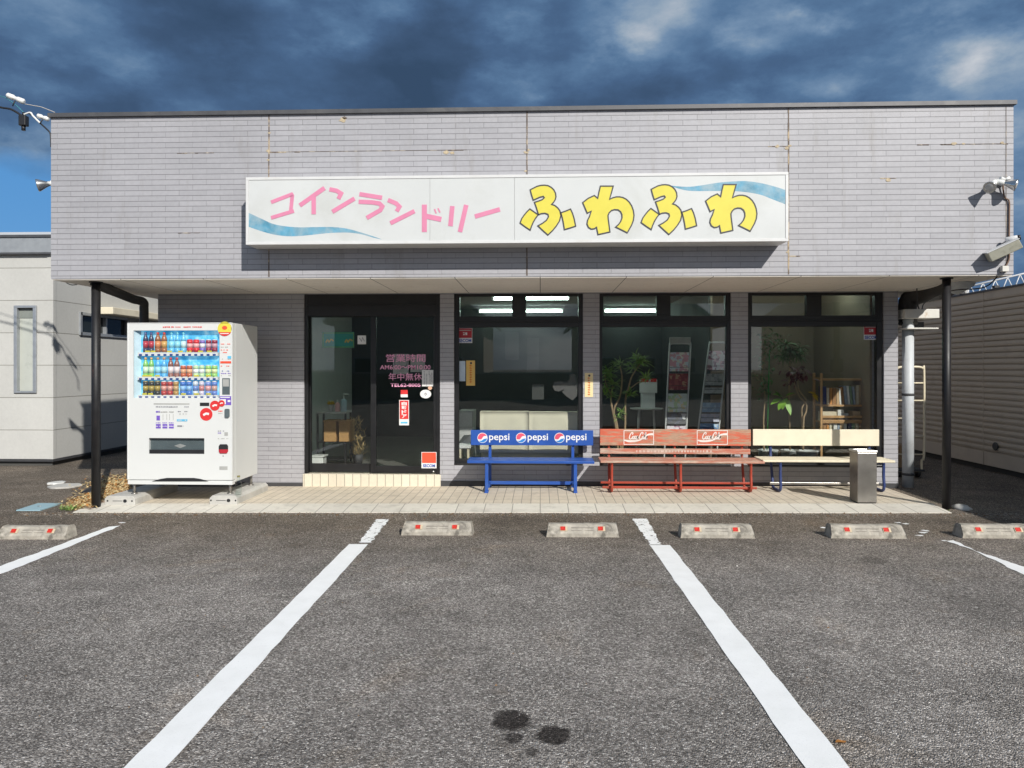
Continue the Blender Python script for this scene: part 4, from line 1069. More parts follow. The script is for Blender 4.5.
# fittings on the door
def vs(name, u0, v0, u1, v1, m, d=0.003, mb=None, par=None):
    a, b = vp(u0, v0), vp(u1, v1)
    return build(name, (mb or MB()).box((a.x, VY - d, b.z), (b.x, VY - d + 0.002, a.z)), M[m], par or door)
fl = MB(); fl.mat(0).box((sl0.x + .001, VY + 0.03, sl1.z + .001), (sl1.x - .001, VY + 0.036, sl0.z - .001))
fl.mat(1).box((sl0.x + .001, VY + 0.006, sl1.z + .001), (sl1.x - .001, VY + 0.03, sl1.z + 0.045)); fl.box((sl0.x + .001, VY + .004, sl0.z - 0.012), (sl1.x - .001, VY + .03, sl0.z - .001))
slot = build('delivery_slot', fl, [M['dark_metal'], M['black_plastic']], vm)
build('flap_handle', MB().prism([vp(173, 446, .028), vp(179, 444, .028), vp(185, 446, .028), vp(179, 448.4, .028)], (0, 0.002, 0)), M['steel_lid'], slot)
build('flap_glass', MB().box((sl0.x + .012, VY + .022, sl1.z + 0.05), (sl1.x - .012, VY + .024, sl0.z - .02)), M['glass_vm'], slot)
vs('coin_display', 200, 402.6, 209.3, 406, 'black_plastic')
vs('bill_slot', 222.3, 378.2, 229.9, 394.6, 'dark_metal'); vs('bill_screen', 223.1, 379.2, 229, 386.5, 'paper_grey', 0.005)
build('card_reader', MB().prism([vp(u, v_, -.02) for u, v_ in ((225.3, 409.6), (226, 408.8), (229, 408.8), (229.8, 409.6), (229.8, 416.4), (229, 417.3), (226, 417.3), (225.3, 416.4))], (0, 0.018, 0)), M['dark_metal'], door)
cu_ = MB(); cc = [vp(u, v_, -.012) for u, v_ in ((219.2, 446), (220.4, 444.2), (227, 444.2), (228.2, 446), (228.2, 449.3), (219.2, 449.3))]
cu_.mat(0).prism(cc, (0, 0.011, 0)); cu_.mat(1).prism([vp(u, v_, -.012) for u, v_ in ((219.2, 449.3), (228.2, 449.3), (228.2, 451.4), (227, 453.2), (220.4, 453.2), (219.2, 451.4))], (0, 0.011, 0))
build('coin_return', cu_, [M['black_plastic'], M['dark_red']], door)
vs('rating_plate', 219.5, 466.3, 227.6, 469.8, 'paper_grey')
vs('sticker', 219.8, 396.2, 231.2, 405, 'purple'); vs('sticker', 220.4, 399.2, 226, 404.3, 'paper', 0.005); vs('sticker', 227.8, 400, 230.5, 402, 'paper', 0.005); vs('sticker', 220.5, 397, 230, 397.9, 'paper', 0.005)
for (u, v_, r, d) in ((206.3, 414.3, 6.4, 3), (215, 405.6, 5.0, 5), (221.8, 403.3, 3.2, 7)):
    t = VY * 1.018 / FPX
    s_ = build('sticker', MB().disc(vp(u, v_, -d * .001), r * t, r * t), M['red'], door)
    build('sticker', MB().ribbon([vp(u - r * .45, v_ + r * .12, -d * .001 - .002), vp(u, v_ - r * .12, -d * .001 - .002), vp(u + r * .45, v_ - r * .05, -d * .001 - .002)], r * t * .34, (0, .001, 0)), M['paper'], door)
t = VY * 1.018 / FPX
build('sticker', MB().disc(vp(224.8, 328.8, -.004), 7.2 * t, 7.2 * t), M['yellow'], door)
build('sticker', MB().prism([vp(224.8 + 7.2 * math.cos(a), 328.8 + 7.2 * math.sin(a), -.006) for a in [R(28 + k * 12.4) for k in range(11)]], (0, .001, 0)), M['red'], door)
build('sticker', MB().disc(vp(224.8, 327.8, -.006), 2.6 * t, 2.0 * t), M['orange_red'], door)
build('sticker', MB().ribbon([vp(220.5, 333.6, -.008), vp(229, 333.6, -.008)], 0.009, (0, .001, 0)), M['paper'], door)
# small print: rows of marks too small to read in the photograph
def marks(u0, u1, v_, m, h=0.9, dens=0.7, d=0.004):
    mb = MB(); r = random.Random(int(u0 * 13 + v_ * 7)); u = u0
    while u < u1:
        w_ = r.uniform(0.5, 1.5)
        if r.random() < dens:
            a, b = vp(u, v_ - h / 2 * r.uniform(.6, 1)), vp(min(u1, u + w_), v_ + h / 2 * r.uniform(.6, 1)); mb.box((a.x, VY - d, b.z), (b.x, VY - d + .0012, a.z))
        u += w_ + r.uniform(.25, .6)
    if mb.v: build('small_print', mb, M[m], door)
marks(163, 202, 327, 'red', 1.3, .8); marks(164, 164.8, 327, 'leaf')
for v_, m in ((344, 'orange_red'), (347, 'paper_grey'), (350, 'orange_red'), (352.5, 'orange_red'), (366, 'orange_red'), (359, 'paper_grey'), (371, 'blue_ink'), (373.4, 'purple'), (375.5, 'paper_grey')): marks(221, 231, v_, m, 1.0, .55)
vs('sticker', 220.4, 361.2, 231.4, 363.4, 'orange_red'); vs('sticker', 227.6, 356, 231.3, 359, 'sky_print')
# instruction panel
vs('sticker', 153.8, 403.2, 189.6, 404.5, 'paper_grey')
marks(156, 189, 406.8, 'ink_grey', 1.3, .85); marks(178, 188, 411.5, 'ink_grey', 1, .6); marks(178, 187, 414, 'paper_grey', 1, .6); marks(158, 174, 412, 'paper_grey', 1.2, .7)
for u in (156, 162.6, 169): vs('sticker', u, 424, u + 4.8, 428.4, 'purple'); marks(u, u + 4.6, 422.8, 'purple', 1, 1); marks(u, u + 4.6, 426.2, 'paper', .9, .8, .0055)
vs('sticker', 156, 411, 160, 412.6, 'purple'); vs('sticker', 156.6, 415.6, 160, 420.4, 'purple')
for u in (162.6, 169): vs('sticker', u, 411.4, u + 4.6, 412.4, 'paper_grey'); vs('sticker', u + .3, 414, u + .7, 420, 'paper_grey'); vs('sticker', u + 4.1, 414, u + 4.5, 420, 'paper_grey')
vs('sticker', 177, 419.2, 187.4, 421.3, 'sky_print'); marks(178, 186.6, 420.2, 'paper', .8, .7, .0055); vs('sticker', 177.4, 425.3, 182.2, 426.8, 'ink_grey'); marks(183, 187.5, 426, 'paper_grey', 1, .6)
marks(218, 228, 431, 'ink_grey', 1, .4); marks(218, 221.5, 433, 'purple', 1, .9); vs('sticker', 224.5, 432.2, 228, 435.6, 'paper_grey'); marks(218, 228.4, 438.6, 'paper_grey', 1, .7); marks(218.5, 222.5, 411, 'orange_red', 1.2, .8); marks(218.5, 222.5, 413.3, 'paper_grey', 1.2, .8)
build('door_screw', MB().disc(vp(223.2, 456, -.003), .006, .006), M['ink'], door)

def footing(name, label, ul, ur, back_u, vbase):
    a = G(ul, vbase, PAT); b = G(ur, vbase, PAT)
    y0 = a.y; x0, x1 = a.x, b.x; h = 0.10
    t = thing(name, label, 'concrete block', ((x0 + x1) / 2, y0, pz(x0)), 'footings under the vending machine')
    y1 = 9.02
    mb = MB(); z0, z1 = pz((x0 + x1) / 2) - 0.02, pz((x0 + x1) / 2) + h
    bv = 0.03
    mb.prism([(x0, y0, z0), (x1, y0, z0), (x1, y0, z1 - bv), (x1 - bv, y0, z1), (x0 + bv, y0, z1), (x0, y0, z1 - bv)], (0, y1 - y0, 0))
    build('block', mb, M['concrete'], t, 0.004)
    q = MB(); zc_ = (z0 + z1) / 2 + 0.005; xc = (x0 + x1) / 2
    q.disc((xc - 0.14, y0 - .001, zc_), .010, .010); q.disc((xc + 0.14, y0 - .001, zc_), .010, .010)
    q.prism([(xc + 0.06 + 0.022 * math.cos(k), y0 - .0015, zc_ + 0.020 * math.sin(k)) for k in [i * .785 for i in range(8)]], (0, .001, 0)); q.box((xc - .08, y0 - .0012, zc_ - .003), (xc + .03, y0 - .0002, zc_ + .003))
    build('socket_hole', q, M['black_plastic'], t)
footing('concrete_footing', 'pale concrete footing under the left side of the white vending machine, nearer the dark post', 104.5, 135, 0, 505)
footing('concrete_footing', 'pale concrete footing under the right side of the white vending machine, nearer the entrance', 209.5, 237, 0, 504.5)
c = P(238.6, 489.5, 8.12)
bt = thing('glass_bottle', 'small clear glass bottle standing on the footing at the vending machine corner', 'bottle', (c.x, c.y, pz(c.x) + 0.102))
zb_ = pz(c.x) + 0.102
build('bottle_body', MB().lathe([(0.03, 0), (0.034, 0.005), (0.034, 0.10), (0.03, 0.13), (0.014, 0.17), (0.013, 0.20)], (c.x, c.y, zb_), 14), M['bottle_glass'], bt)
build('bottle_cap', MB().lathe([(0.016, 0.198), (0.016, 0.215), (0, 0.215)], (c.x, c.y, zb_), 12), M['mustard'], bt)

# ------------------------------------------------------------------ benches
def bx(u, v_, Y): return P(u, v_, Y)
def bench_pt(u, Y): return P(u, 460, Y).x
def zY(v_, Y): return EYE + (368 - v_) / FPX * Y
# blue bench
YF, YB = 8.84, 9.20
xl, xr = bench_pt(467, YF), bench_pt(594.5, YF)
bl = thing('bench', 'blue steel bench with three round drink logos on its backboard', 'bench', ((xl + xr) / 2, 9.0, pz(0)), 'benches in front of the shop windows')
z_s = 0.415
build('seat', MB().box((xl, YF, z_s - 0.035), (xr, YF + 0.17, z_s)).box((xl, YF + 0.185, z_s - 0.035), (xr, YB - 0.02, z_s)), M['blue'], bl, 0.006)
a, b = P(470.7, 430, YB), P(593.2, 445.6, YB)
bbk = build('backboard', B((a.x, YB, b.z), (b.x, YB + 0.03, a.z)), M['blue'], bl, 0.004)
for u0 in (477.5, 516, 554.5):
    cx_, cz_ = P(u0 + 5.0, 437.8, YB).x, P(u0 + 5, 437.8, YB).z; r = 0.064
    yl = YB - 0.0025
    build('logo', MB().disc((cx_, yl, cz_), r, r), M['paper'], bbk)
    def arc(a0, a1, n=12): return [Vector((cx_ + r * .9 * math.cos(R(a0 + (a1 - a0) * k / n)), yl - .0015, cz_ + r * .9 * math.sin(R(a0 + (a1 - a0) * k / n)))) for k in range(n + 1)]
    top = arc(25, 195); top += catmull([top[-1], Vector((cx_ - r * .25, yl - .0015, cz_ - r * .28)), Vector((cx_ + r * .25, yl - .0015, cz_ + r * .30)), top[0]], 4)[1:-1]
    build('logo', MB().prism(top, (0, .001, 0)), pm('logo red', (0.75, 0.10, 0.16), .4), bbk)
    bot = arc(220, 355); bot += catmull([bot[-1], Vector((cx_ + r * .25, yl - .0015, cz_ - r * .25)), Vector((cx_ - r * .2, yl - .0015, cz_ - r * .55)), bot[0]], 4)[1:-1]
    build('logo', MB().prism(bot, (0, .001, 0)), pm('logo blue', (0.03, 0.22, 0.58), .4), bbk)
    text('logo_lettering', 'pepsi', u0 + 11.6, 433.6, u0 + 32, 442.4, YB - .001, M['paper'], bbk, 0.012)
for u, nm in ((486.5, 'leg'), (575.5, 'leg')):
    x = bench_pt(u, YF); z0 = pz(x)
    build('leg', MB().box((x - .02, YF + 0.02, z0), (x + .02, YF + 0.06, z_s - .035)).box((x - .022, YF - 0.03, z0), (x + .022, YF + 0.09, z0 + .02)), M['blue'], bl, 0.003)
    xb = x + (0.015 if u < 530 else -0.015)
    build('leg', MB().box((xb - .018, YB + 0.032, z0), (xb + .018, YB + .06, zY(432, YB))).box((xb - .018, YF + .06, z_s - .075), (xb + .018, YB + .03, z_s - .037)).box((xb - .016, YF + .06, z0 + .05), (xb + .016, YB + .03, z0 + .085)), M['blue'], bl, 0.003)
x0, x1 = bench_pt(487, YF), bench_pt(576, YF)
build('rail', B((x0, YB - 0.06, pz(x0) + 0.055), (x1, YB - 0.032, pz(x0) + 0.095)), M['blue'], bl, 0.003)

def sled_leg(parent, x, yf, yb, zseat, ztop, m, r=0.016):
    z0 = pz(x) + r
    pts = [(x, yb + .043, ztop), (x, yb + .042, zseat + .06), (x, yb + .02, zseat - .06), (x, yb - .03, z0 + .12), (x, yb - .06, z0 + .02), (x, yb - .10, z0), (x, (yf + yb) / 2, z0), (x, yf + .07, z0), (x, yf + .02, z0 + .015), (x, yf, z0 + .07), (x, yf + .015, zseat * .6), (x, yf + .012, zseat - .055), (x, yf + .04, zseat - .042), (x, yb - .02, zseat - .042)]
    return build('leg', MB().tube(catmull(pts, 5), r, 10), m, parent)
# red bench
YF, YB = 8.80, 9.18
xl, xr = P(600, 460, 9.12).x, P(752, 460, 9.12).x
rb_ = thing('bench', 'faded red wooden bench with peeling paint and two white script logos', 'bench', ((xl + xr) / 2, 9.0, pz(1)), 'benches in front of the shop windows')
sl, sr = P(600.5, 460, YF).x, P(765, 460, YF).x
zs_ = 0.425
seat = MB()
for k in range(3): seat.box((sl, YF + k * .128, zs_ - .028), (sr, YF + k * .128 + .118, zs_))
build('seat', seat, M['red_slat'], rb_, 0.005)
a, b = P(600, 429, YB), P(751, 446, YB)
rbb = build('backboard', B((a.x, YB, b.z), (b.x, YB + .024, a.z)), M['red_board'], rb_, 0.004)
a2, b2 = P(600, 448.4, YB), P(750.5, 454.4, YB)
rsl = build('back_slat', B((a2.x, YB, b2.z), (b2.x, YB + .024, a2.z)), M['red_slat'], rb_, 0.004)
fm = MB(); u = 636
while u < 712:
    w_ = random.Random(u).uniform(1.2, 3); fm.add([P(u, 450.3, YB - .001), P(u + w_, 450.3, YB - .001), P(u + w_ - .3, 452.4, YB - .001), P(u + .2, 452.3, YB - .001)], [(0, 1, 2, 3)]); u += int(w_) + 2
build('faded_lettering', fm, pm('faded white paint', (0.60, 0.47, 0.40), .8, 0, .2, 40), rsl)
SCRIPT = [
 [(.58, .66), (.66, .86), (.56, 1.0), (.38, .92), (.18, .62), (.10, .28), (.22, .04), (.44, .06), (.62, .26)],
 [(.80, .46), (.68, .36), (.66, .14), (.78, .02), (.90, .14), (.92, .36), (.80, .46)],
 [(1.20, .40), (1.10, .46), (1.00, .32), (1.00, .10), (1.12, .02), (1.24, .14)],
 [(1.52, .42), (1.42, .46), (1.30, .30), (1.30, .08), (1.40, .02), (1.52, .20), (1.56, .44), (1.54, .10), (1.64, .04)],
 [(1.68, .26), (1.80, .29)],
 [(2.34, .68), (2.42, .90), (2.30, 1.02), (2.10, .90), (1.92, .58), (1.86, .24), (1.98, .02), (2.20, .06), (2.36, .26)],
 [(2.52, .46), (2.40, .36), (2.38, .14), (2.50, .02), (2.62, .14), (2.64, .36), (2.52, .46)],
 [(2.70, .30), (2.90, .80), (2.92, .98), (2.82, .90), (2.74, .40), (2.76, .06), (2.88, .06)],
 [(3.16, .42), (3.06, .46), (2.94, .30), (2.94, .08), (3.04, .02), (3.16, .20), (3.20, .44), (3.18, .10), (3.30, .08)]]
def cola(u0, v0, u1, v1):
    yl = YB - .0015
    fr_ = MB(); fr_.ribbon([P(u0, v0, yl), P(u1, v0, yl), P(u1, v1, yl), P(u0, v1, yl)], 0.008, (0, .001, 0), closed=True)
    p = lambda x, y: P(u0 + 4.6 + x * 5.7, v1 - 5.2 - y * 6.8, yl)
    for k, s_ in enumerate(SCRIPT): fr_.ribbon([q_ + Vector((0, -.0006 - .0005 * k, 0)) for q_ in catmull([p(x + .12 * y, y) for x, y in s_], 5)], 0.0118, (0, .0004, 0))
    sw_ = catmull([P(u0 + .5, v1 - 4.2, yl), P(u0 + 5, v1 - 3.2, yl), P(u0 + 12, v1 - 3.6, yl), P(u0 + 18, v1 - 5.2, yl), P(u0 + 23.5, v1 - 9.5, yl), P(u1 - .5, v1 - 10.2, yl)], 5)
    n = len(sw_); fr_.ribbon(sw_, [0.006 + 0.020 * abs(math.sin(math.pi * (i / (n - 1)) * 1.35 + .45)) for i in range(n)], (0, .001, 0))
    build('logo_lettering', fr_, pm('white painted script', (0.76, 0.70, 0.66), .6, 0, .1), rbb)
cola(624, 430.6, 653.6, 444.4); cola(697.2, 430.6, 727.5, 444.4)
for u in (612, 681, 751.5):
    x = P(u, 462, YF).x; sled_leg(rb_, x, YF + .01, YB, zs_, zY(431, YB), M['red_tube'])
x0, x1 = P(601, 486, 9.05).x, P(752, 486, 9.05).x
build('rail', MB().box((x0, YF + .04, pz(1) + .05), (x1, YF + .065, pz(1) + .078)).box((x0, YB - .09, pz(1) + .07), (x1, YB - .065, pz(1) + .095)), M['red_tube'], rb_, .003)
# cream bench
xl, xr = P(753, 460, YB).x, P(879, 460, YB).x
cb_ = thing('bench', 'cream bench on bent navy tube legs beside the stainless ashtray', 'bench', ((xl + xr) / 2, 9.0, pz(3)), 'benches in front of the shop windows')
YF = 8.82
sl, sr = P(763, 460, YF).x, P(895.5, 460, YF).x
seat = MB()
for k in range(3): seat.box((sl, YF + k * .124, .44 - .026), (sr, YF + k * .124 + .116, .44))
build('seat', seat, M['cream_slat'], cb_, .005)
a, b = P(753, 429.2, YB), P(879.3, 446, YB)
build('backboard', B((a.x, YB, b.z), (b.x, YB + .024, a.z)), M['cream_board'], cb_, .004)
for u in (781, 884.5):
    sled_leg(cb_, P(u, 462, YF).x, YF + .01, YB, .44, zY(444 if u > 800 else 431, YB), M['navy_tube'], .017)
x0, x1 = P(772, 486, 9.0).x, P(882, 486, 9.0).x
build('rail', B((x0, YB - .1, pz(3) + .055), (x1, YB - .075, pz(3) + .085)), M['steel'], cb_, .003)
# stainless ashtray bin
c = G(867, 503.6, PAT); x0, x1 = G(857.6, 503.6, PAT).x, G(877, 503.6, PAT).x
ba = thing('ashtray_bin', 'square stainless steel ashtray bin standing in front of the cream bench', 'ashtray', (c.x, c.y + .1, pz(c.x)))
hz = P(0, 449, c.y).z; z0 = pz(c.x)
build('body', B((x0, c.y, z0 + .01), (x1, c.y + .21, hz)), M['steel'], ba, .006)
build('plinth', B((x0 + .008, c.y + .006, z0), (x1 - .008, c.y + .2, z0 + .01)), M['black_plastic'], ba)
lid = MB(); lid.box((x0 - .006, c.y - .006, hz + .001), (x1 + .006, c.y + .03, hz + .022)); lid.box((x0 - .006, c.y + .18, hz + .001), (x1 + .006, c.y + .216, hz + .022))
lid.box((x0 - .006, c.y + .03, hz + .001), (x0 + .03, c.y + .18, hz + .022)); lid.box((x1 - .03, c.y + .03, hz + .001), (x1 + .006, c.y + .18, hz + .022)); lid.box((x0 + .03, c.y + .03, hz - .01), (x1 - .03, c.y + .18, hz + .004))
build('lid', lid, M['steel_lid'], ba, .003)

# ------------------------------------------------------------------ wheel stops
def make_stop(label):
    t = thing('wheel_stop', label, 'wheel stop', (0, 0, 0), 'concrete wheel stops along the parking bays', 0, True)
    L, h, d0, d1 = 0.31, 0.105, 0.0, 0.155
    mb = MB(); rr_ = random.Random(2)
    prof = [(0.0, -0.01), (0.0, 0.032), (0.062, h), (0.135, h), (d1, 0.085), (d1, -0.01)]
    n = 14; vs = []
    for i in range(n + 1):
        x = -L + 2 * L * i / n
        for (y, z) in prof:
            e_ = 0.02 * (1 - z / h) if i in (0, n) else 0
            vs.append((x + (-e_ if i == 0 else e_) + rr_.uniform(-.001, .001), y + rr_.uniform(-.0025, .0025), z + (rr_.uniform(-.003, .003) if z > 0 else 0)))
    m_ = len(prof); fs = []
    for i in range(n):
        for k in range(m_): fs.append((i * m_ + k, i * m_ + (k + 1) % m_, (i + 1) * m_ + (k + 1) % m_, (i + 1) * m_ + k))
    fs.append(tuple(range(m_))); fs.append(tuple(n * m_ + k for k in range(m_))[::-1])
    mb.add(vs, fs)
    build('block', mb, M['stop'], t, .006)
    tl = math.atan2(h - .032, .062)
    for sx in (-0.175, 0.165):
        xf = Matrix.Translation((sx, 0.031, 0.0685)) @ Matrix.Rotation(tl, 4, 'X')
        rf = build('reflector', MB().box((-.033, -.023, -.004), (.036, .023, .0075), xf), M['reflect_pale'], t, .002)
        build('reflector_lens', MB().box((-.028, -.020, .0075), (.018, .020, .0115), xf), M['reflect'], rf, .002)
    xf = Matrix.Translation((0, 0.031, 0.0685)) @ Matrix.Rotation(tl, 4, 'X')
    build('recess_shade', MB().box((-.105, .008, -.003), (.100, .014, .0022), xf).box((-.105, -.016, -.003), (.100, -.013, .002), xf).box((.206, -.018, -.003), (.235, .016, .0025), xf), M['stop_shade'], t)  # thin dark strips painting the shade of a recess
    return t
stops = [((31, 539.5), 0.6, 'concrete wheel stop under the pale blue cover plate, cut off by the left edge'),
         ((437, 535.5), 0.0, 'concrete wheel stop just right of the left long white line, in front of the entrance'),
         ((583, 537.3), -0.3, 'concrete wheel stop left of the right long white line, facing the blue bench'),
         ((718, 538.3), -1.0, 'concrete wheel stop right of the right long white line, facing the red bench'),
         ((869, 538.6), -1.0, 'concrete wheel stop in front of the ashtray bin, beside chips of white paint'),
         ((1001, 538.5), -1.2, 'concrete wheel stop in front of the right canopy post, cut off by the right edge')]
st0 = None
for (u, v_), rz, lab in stops:
    p = G(u, v_)
    if st0 is None: st0 = make_stop(lab); st0.location = (p.x, p.y, p.z); st0.rotation_euler = (0, -math.atan(SLOPE), R(rz))
    else:
        s_ = copy_thing(st0, (p.x, p.y, p.z), R(rz), lab); s_.rotation_euler = (0, -math.atan(SLOPE), R(rz))
# ------------------------------------------------------------------ small things on the ground
def dry_leaf(u, v_, s, label, rz):
    p = G(u, v_); mb = MB(); n = 9; L = s
    for i in range(n + 1):
        t = i / n; x = (t - .5) * L; w_ = L * .24 * math.sin(math.pi * min(1, t * .95 + .05)) ** .8
        x_, y_ = x * math.cos(rz), x * math.sin(rz)
        for k in (-1, 0, 1):
            mb.v.append(Vector((p.x + x_ - k * w_ * math.sin(rz), p.y + y_ + k * w_ * math.cos(rz), p.z + .006 + .16 * w_ * abs(k) + .05 * L * math.sin(6 * t))))
    for i in range(n):
        for k in (0, 1): mb.face((3 * i + k, 3 * i + k + 1, 3 * i + 4 + k, 3 * i + 3 + k), True)
    tag(build('fallen_leaf', mb, M['dry_leaf']), label, 'leaf')
dry_leaf(841, 743, .05, 'single dry orange leaf lying by the near end of the right long white line', .3)
a, b, c, d = G(16, 511), G(40, 511), G(62, 504), G(38, 504)
cvp = thing('cover_plate', 'pale blue flat cover plate set in the asphalt left of the canopy post', 'cover plate', ((a.x + c.x) / 2, (a.y + c.y) / 2, a.z))
q = MB(); q.add([p + Vector((0, 0, .012)) for p in (a, b, c, d)] + [p + Vector((0, 0, -.05)) for p in (a, b, c, d)], [(0, 1, 2, 3), (0, 4, 5, 1), (1, 5, 6, 2), (2, 6, 7, 3), (3, 7, 4, 0)])
build('plate', q, M['blue_plate'], cvp, .003)
ml = a.lerp(d, .5); mr = b.lerp(c, .5); q = MB()
q.tube([ml.lerp(mr, .42) + Vector((0, 0, .014)), ml.lerp(mr, .58) + Vector((0, 0, .014))], .004, 8)
build('handle', q, M['steel'], cvp)
for i, (u, v_, rx, ry, lab) in enumerate(((56.5, 483.2, 7.5, 1.6, 'smaller round white lid lying on the dark ground beside the cream building'), (65, 486.8, 15.5, 2.4, 'larger flat pale slab lying on the dark ground, nearer the post than the white lid'))):
    p = G(u, v_); t = p.y / FPX; mb = MB(); r = random.Random(i)
    n = 16; pts = [Vector((p.x + rx * t * math.cos(2 * math.pi * k / n) * r.uniform(.85, 1.1), p.y + ry * t * t * FPX / EYE * math.sin(2 * math.pi * k / n) * r.uniform(.85, 1.1), p.z + (.014 if i == 0 else .022))) for k in range(n)]
    mb.prism(pts, (0, 0, -.05)); tag(build('flat_lid' if i == 0 else 'flat_slab', mb, M['porcelain'] if i == 0 else M['concrete'], None, .006), lab, 'lid' if i == 0 else 'slab')
p = G(92, 492.5)
bs_ = thing('rubber_base', 'black round rubber base lying behind the left canopy post', 'rubber base', (p.x, p.y, p.z))
build('base', MB().lathe([(0.115, 0), (0.115, 0.02), (0.07, 0.05), (0.03, 0.055)], p, 20), M['black_plastic'], bs_)
build('socket', MB().lathe([(0.03, 0.05), (0.03, 0.075), (0.02, 0.075)], p, 14), M['base_dark'], bs_)
# dry grass litter, countless blades
lit = MB(); rl = random.Random(11)
for i in range(5200):
    if rl.random() < .8:
        u = rl.gauss(108, 13); v_ = 500 - abs(rl.gauss(0, 9)) - (u - 100) * .25
    else: u, v_ = rl.gauss(82, 8), rl.gauss(505, 3)
    if u > 131 or u < 50 or v_ > 511 or v_ < 474: continue
    p = G(u, v_); 
    if p.y < 7.75 or (p.x > PX0 - .02 and p.y < 8.2 and u > 96): continue
    zz = pz(p.x) + .003 if p.x > PX0 else p.z
    a = rl.uniform(0, 6.28); L = rl.uniform(.015, .06); w_ = rl.uniform(.004, .012)
    dx, dy = math.cos(a) * L, math.sin(a) * L; nx, ny = -math.sin(a) * w_, math.cos(a) * w_
    z1, z2 = zz + rl.uniform(.002, .02), zz + rl.uniform(.002, .03)
    lit.mat(rl.choice((0, 0, 1, 2)))
    lit.add([(p.x - nx, p.y - ny, z1), (p.x + nx, p.y + ny, z1), (p.x + dx + nx, p.y + dy + ny, z2), (p.x + dx - nx, p.y + dy - ny, z2)], [(0, 1, 2, 3)])
tag(build('dry_litter', lit, [M['litter'], M['straw'], M['dry_leaf']]), 'dry straw and fallen leaves drifted beside the vending machine', 'dry litter', None, 'stuff')
# sand and grit along the patio edge
gr = MB(); rg = random.Random(21)
for i in range(2600):
    x = rg.uniform(-5.6, 5.2); y = 7.757 - abs(rg.gauss(0, .10)) - .004
    s = rg.uniform(.003, .010) * (1.4 if rg.random() < .05 else 1)
    z = gz(x)
    gr.mat(rg.choice((0, 0, 0, 1)))
    gr.add([(x - s, y, z + .001), (x + s * .7, y - s, z + .001), (x + s, y + s * .8, z + .001), (x, y, z + s)], [(0, 1, 3), (1, 2, 3), (2, 0, 3)])
tag(build('grit', gr, [pm('pale grit', (0.26, 0.23, 0.19), .9), pm('brown grit', (0.17, 0.10, 0.05), .9)]), 'loose grit and crumbs gathered along the patio kerb', 'grit', None, 'stuff')
cb_ = MB(); rg = random.Random(33)
for i in range(1500):
    x, y = rg.uniform(-5.5, 5.5), rg.uniform(2.2, 7.6)
    s = rg.uniform(.002, .0055) * (1.8 if rg.random() < .06 else 1); z = gz(x); a = rg.uniform(0, 6.28)
    cb_.mat(rg.choice((0, 0, 1, 2)))
    cb_.add([(x + s * math.cos(a), y + s * math.sin(a), z), (x + s * math.cos(a + 2.1), y + s * math.sin(a + 2.1), z), (x + s * math.cos(a + 4), y + s * math.sin(a + 4), z), (x, y, z + s * .9)], [(0, 1, 3), (1, 2, 3), (2, 0, 3)])
tag(build('crumbs', cb_, [pm('pale crumb', (0.55, 0.52, 0.48), .9), pm('dark crumb', (0.06, 0.055, 0.05), .9), pm('brown crumb', (0.26, 0.16, 0.08), .9)]), 'tiny stones and crumbs scattered over the parking bays', 'crumbs', None, 'stuff')
def weed(u, v_, n, s, lab):
    p = G(u, v_); t = MB(); r = random.Random(int(u)); random.seed(int(u))
    for i in range(n):
        a = r.uniform(0, 6.28); q = p + Vector((r.gauss(0, s * .5), r.gauss(0, s * .35), 0))
        t.leaf(q, (math.cos(a) * .7, math.sin(a) * .7, r.uniform(.4, 1.2)), s * r.uniform(.5, 1), s * .14, .3, 2)
    tag(build('weed', t, M['leaf']), lab, 'weed', 'weeds along the patio edge')
weed(71, 510, 60, .09, 'tuft of green weeds at the foot of the left canopy post')
weed(948, 511.5, 16, .035, 'tiny weeds at the kerb corner below the right canopy post')
weed(771, 513, 12, .03, 'tiny weeds at the kerb in front of the cream bench')
p = G(962, 509)
rk = MB(); rk.lathe([(0.0, .05), (.06, .045), (.09, .02), (.1, -.01)], p, 9); 
for i, v in enumerate(rk.v): v += Vector((random.uniform(-.015, .015), random.uniform(-.015, .015), random.uniform(-.006, .006))); rk.v[i] = v
tag(build('kerb_lump', rk, M['concrete']), 'broken lump of concrete beside the foot of the right canopy post', 'concrete lump')

# ------------------------------------------------------------------ lights, camera and cables on the fascia
def bulb(name_head, par, c, axis, s=1.0):
    axis = Vector(axis).normalized(); c = Vector(c)
    h = build('lamp_head', MB().lathe([(.018 * s, -.10 * s), (.024 * s, -.07 * s), (.03 * s, -.05 * s), (.062 * s, .02 * s), (.064 * s, .035 * s), (.060 * s, .036 * s)], c, 18, axis), M['chrome'], par)
    build('lamp_lens', MB().lathe([(.059 * s, .031 * s), (.03 * s, .040 * s), (0, .042 * s)], c, 18, axis), M['lens'], h)
    build('lamp_holder', MB().lathe([(.026 * s, -.17 * s), (.03 * s, -.165 * s), (.03 * s, -.09 * s), (.022 * s, -.08 * s)], c, 14, axis), M['porcelain'], h)
mt = P(1001, 182, FY)
fl1 = thing('floodlight', 'twin bulb floodlight on a conduit at the right end of the fascia', 'floodlight', mt, 'floodlights at the fascia ends')
build('bracket', MB().lathe([(.035, 0), (.035, .04), (.02, .05)], mt + Vector((0, 0, 0)), 14, (0, -1, 0)).tube([mt + Vector((0, -.04, .0)), mt + Vector((0, -.07, .01))], .016, 8), M['mustard'], fl1)
bulb('', fl1, P(990.5, 186.5, FY - .14), (-.60, -.55, -.42), .95)
bulb('', fl1, P(1013, 184.5, FY - .14), (.72, -.50, -.30), .95)
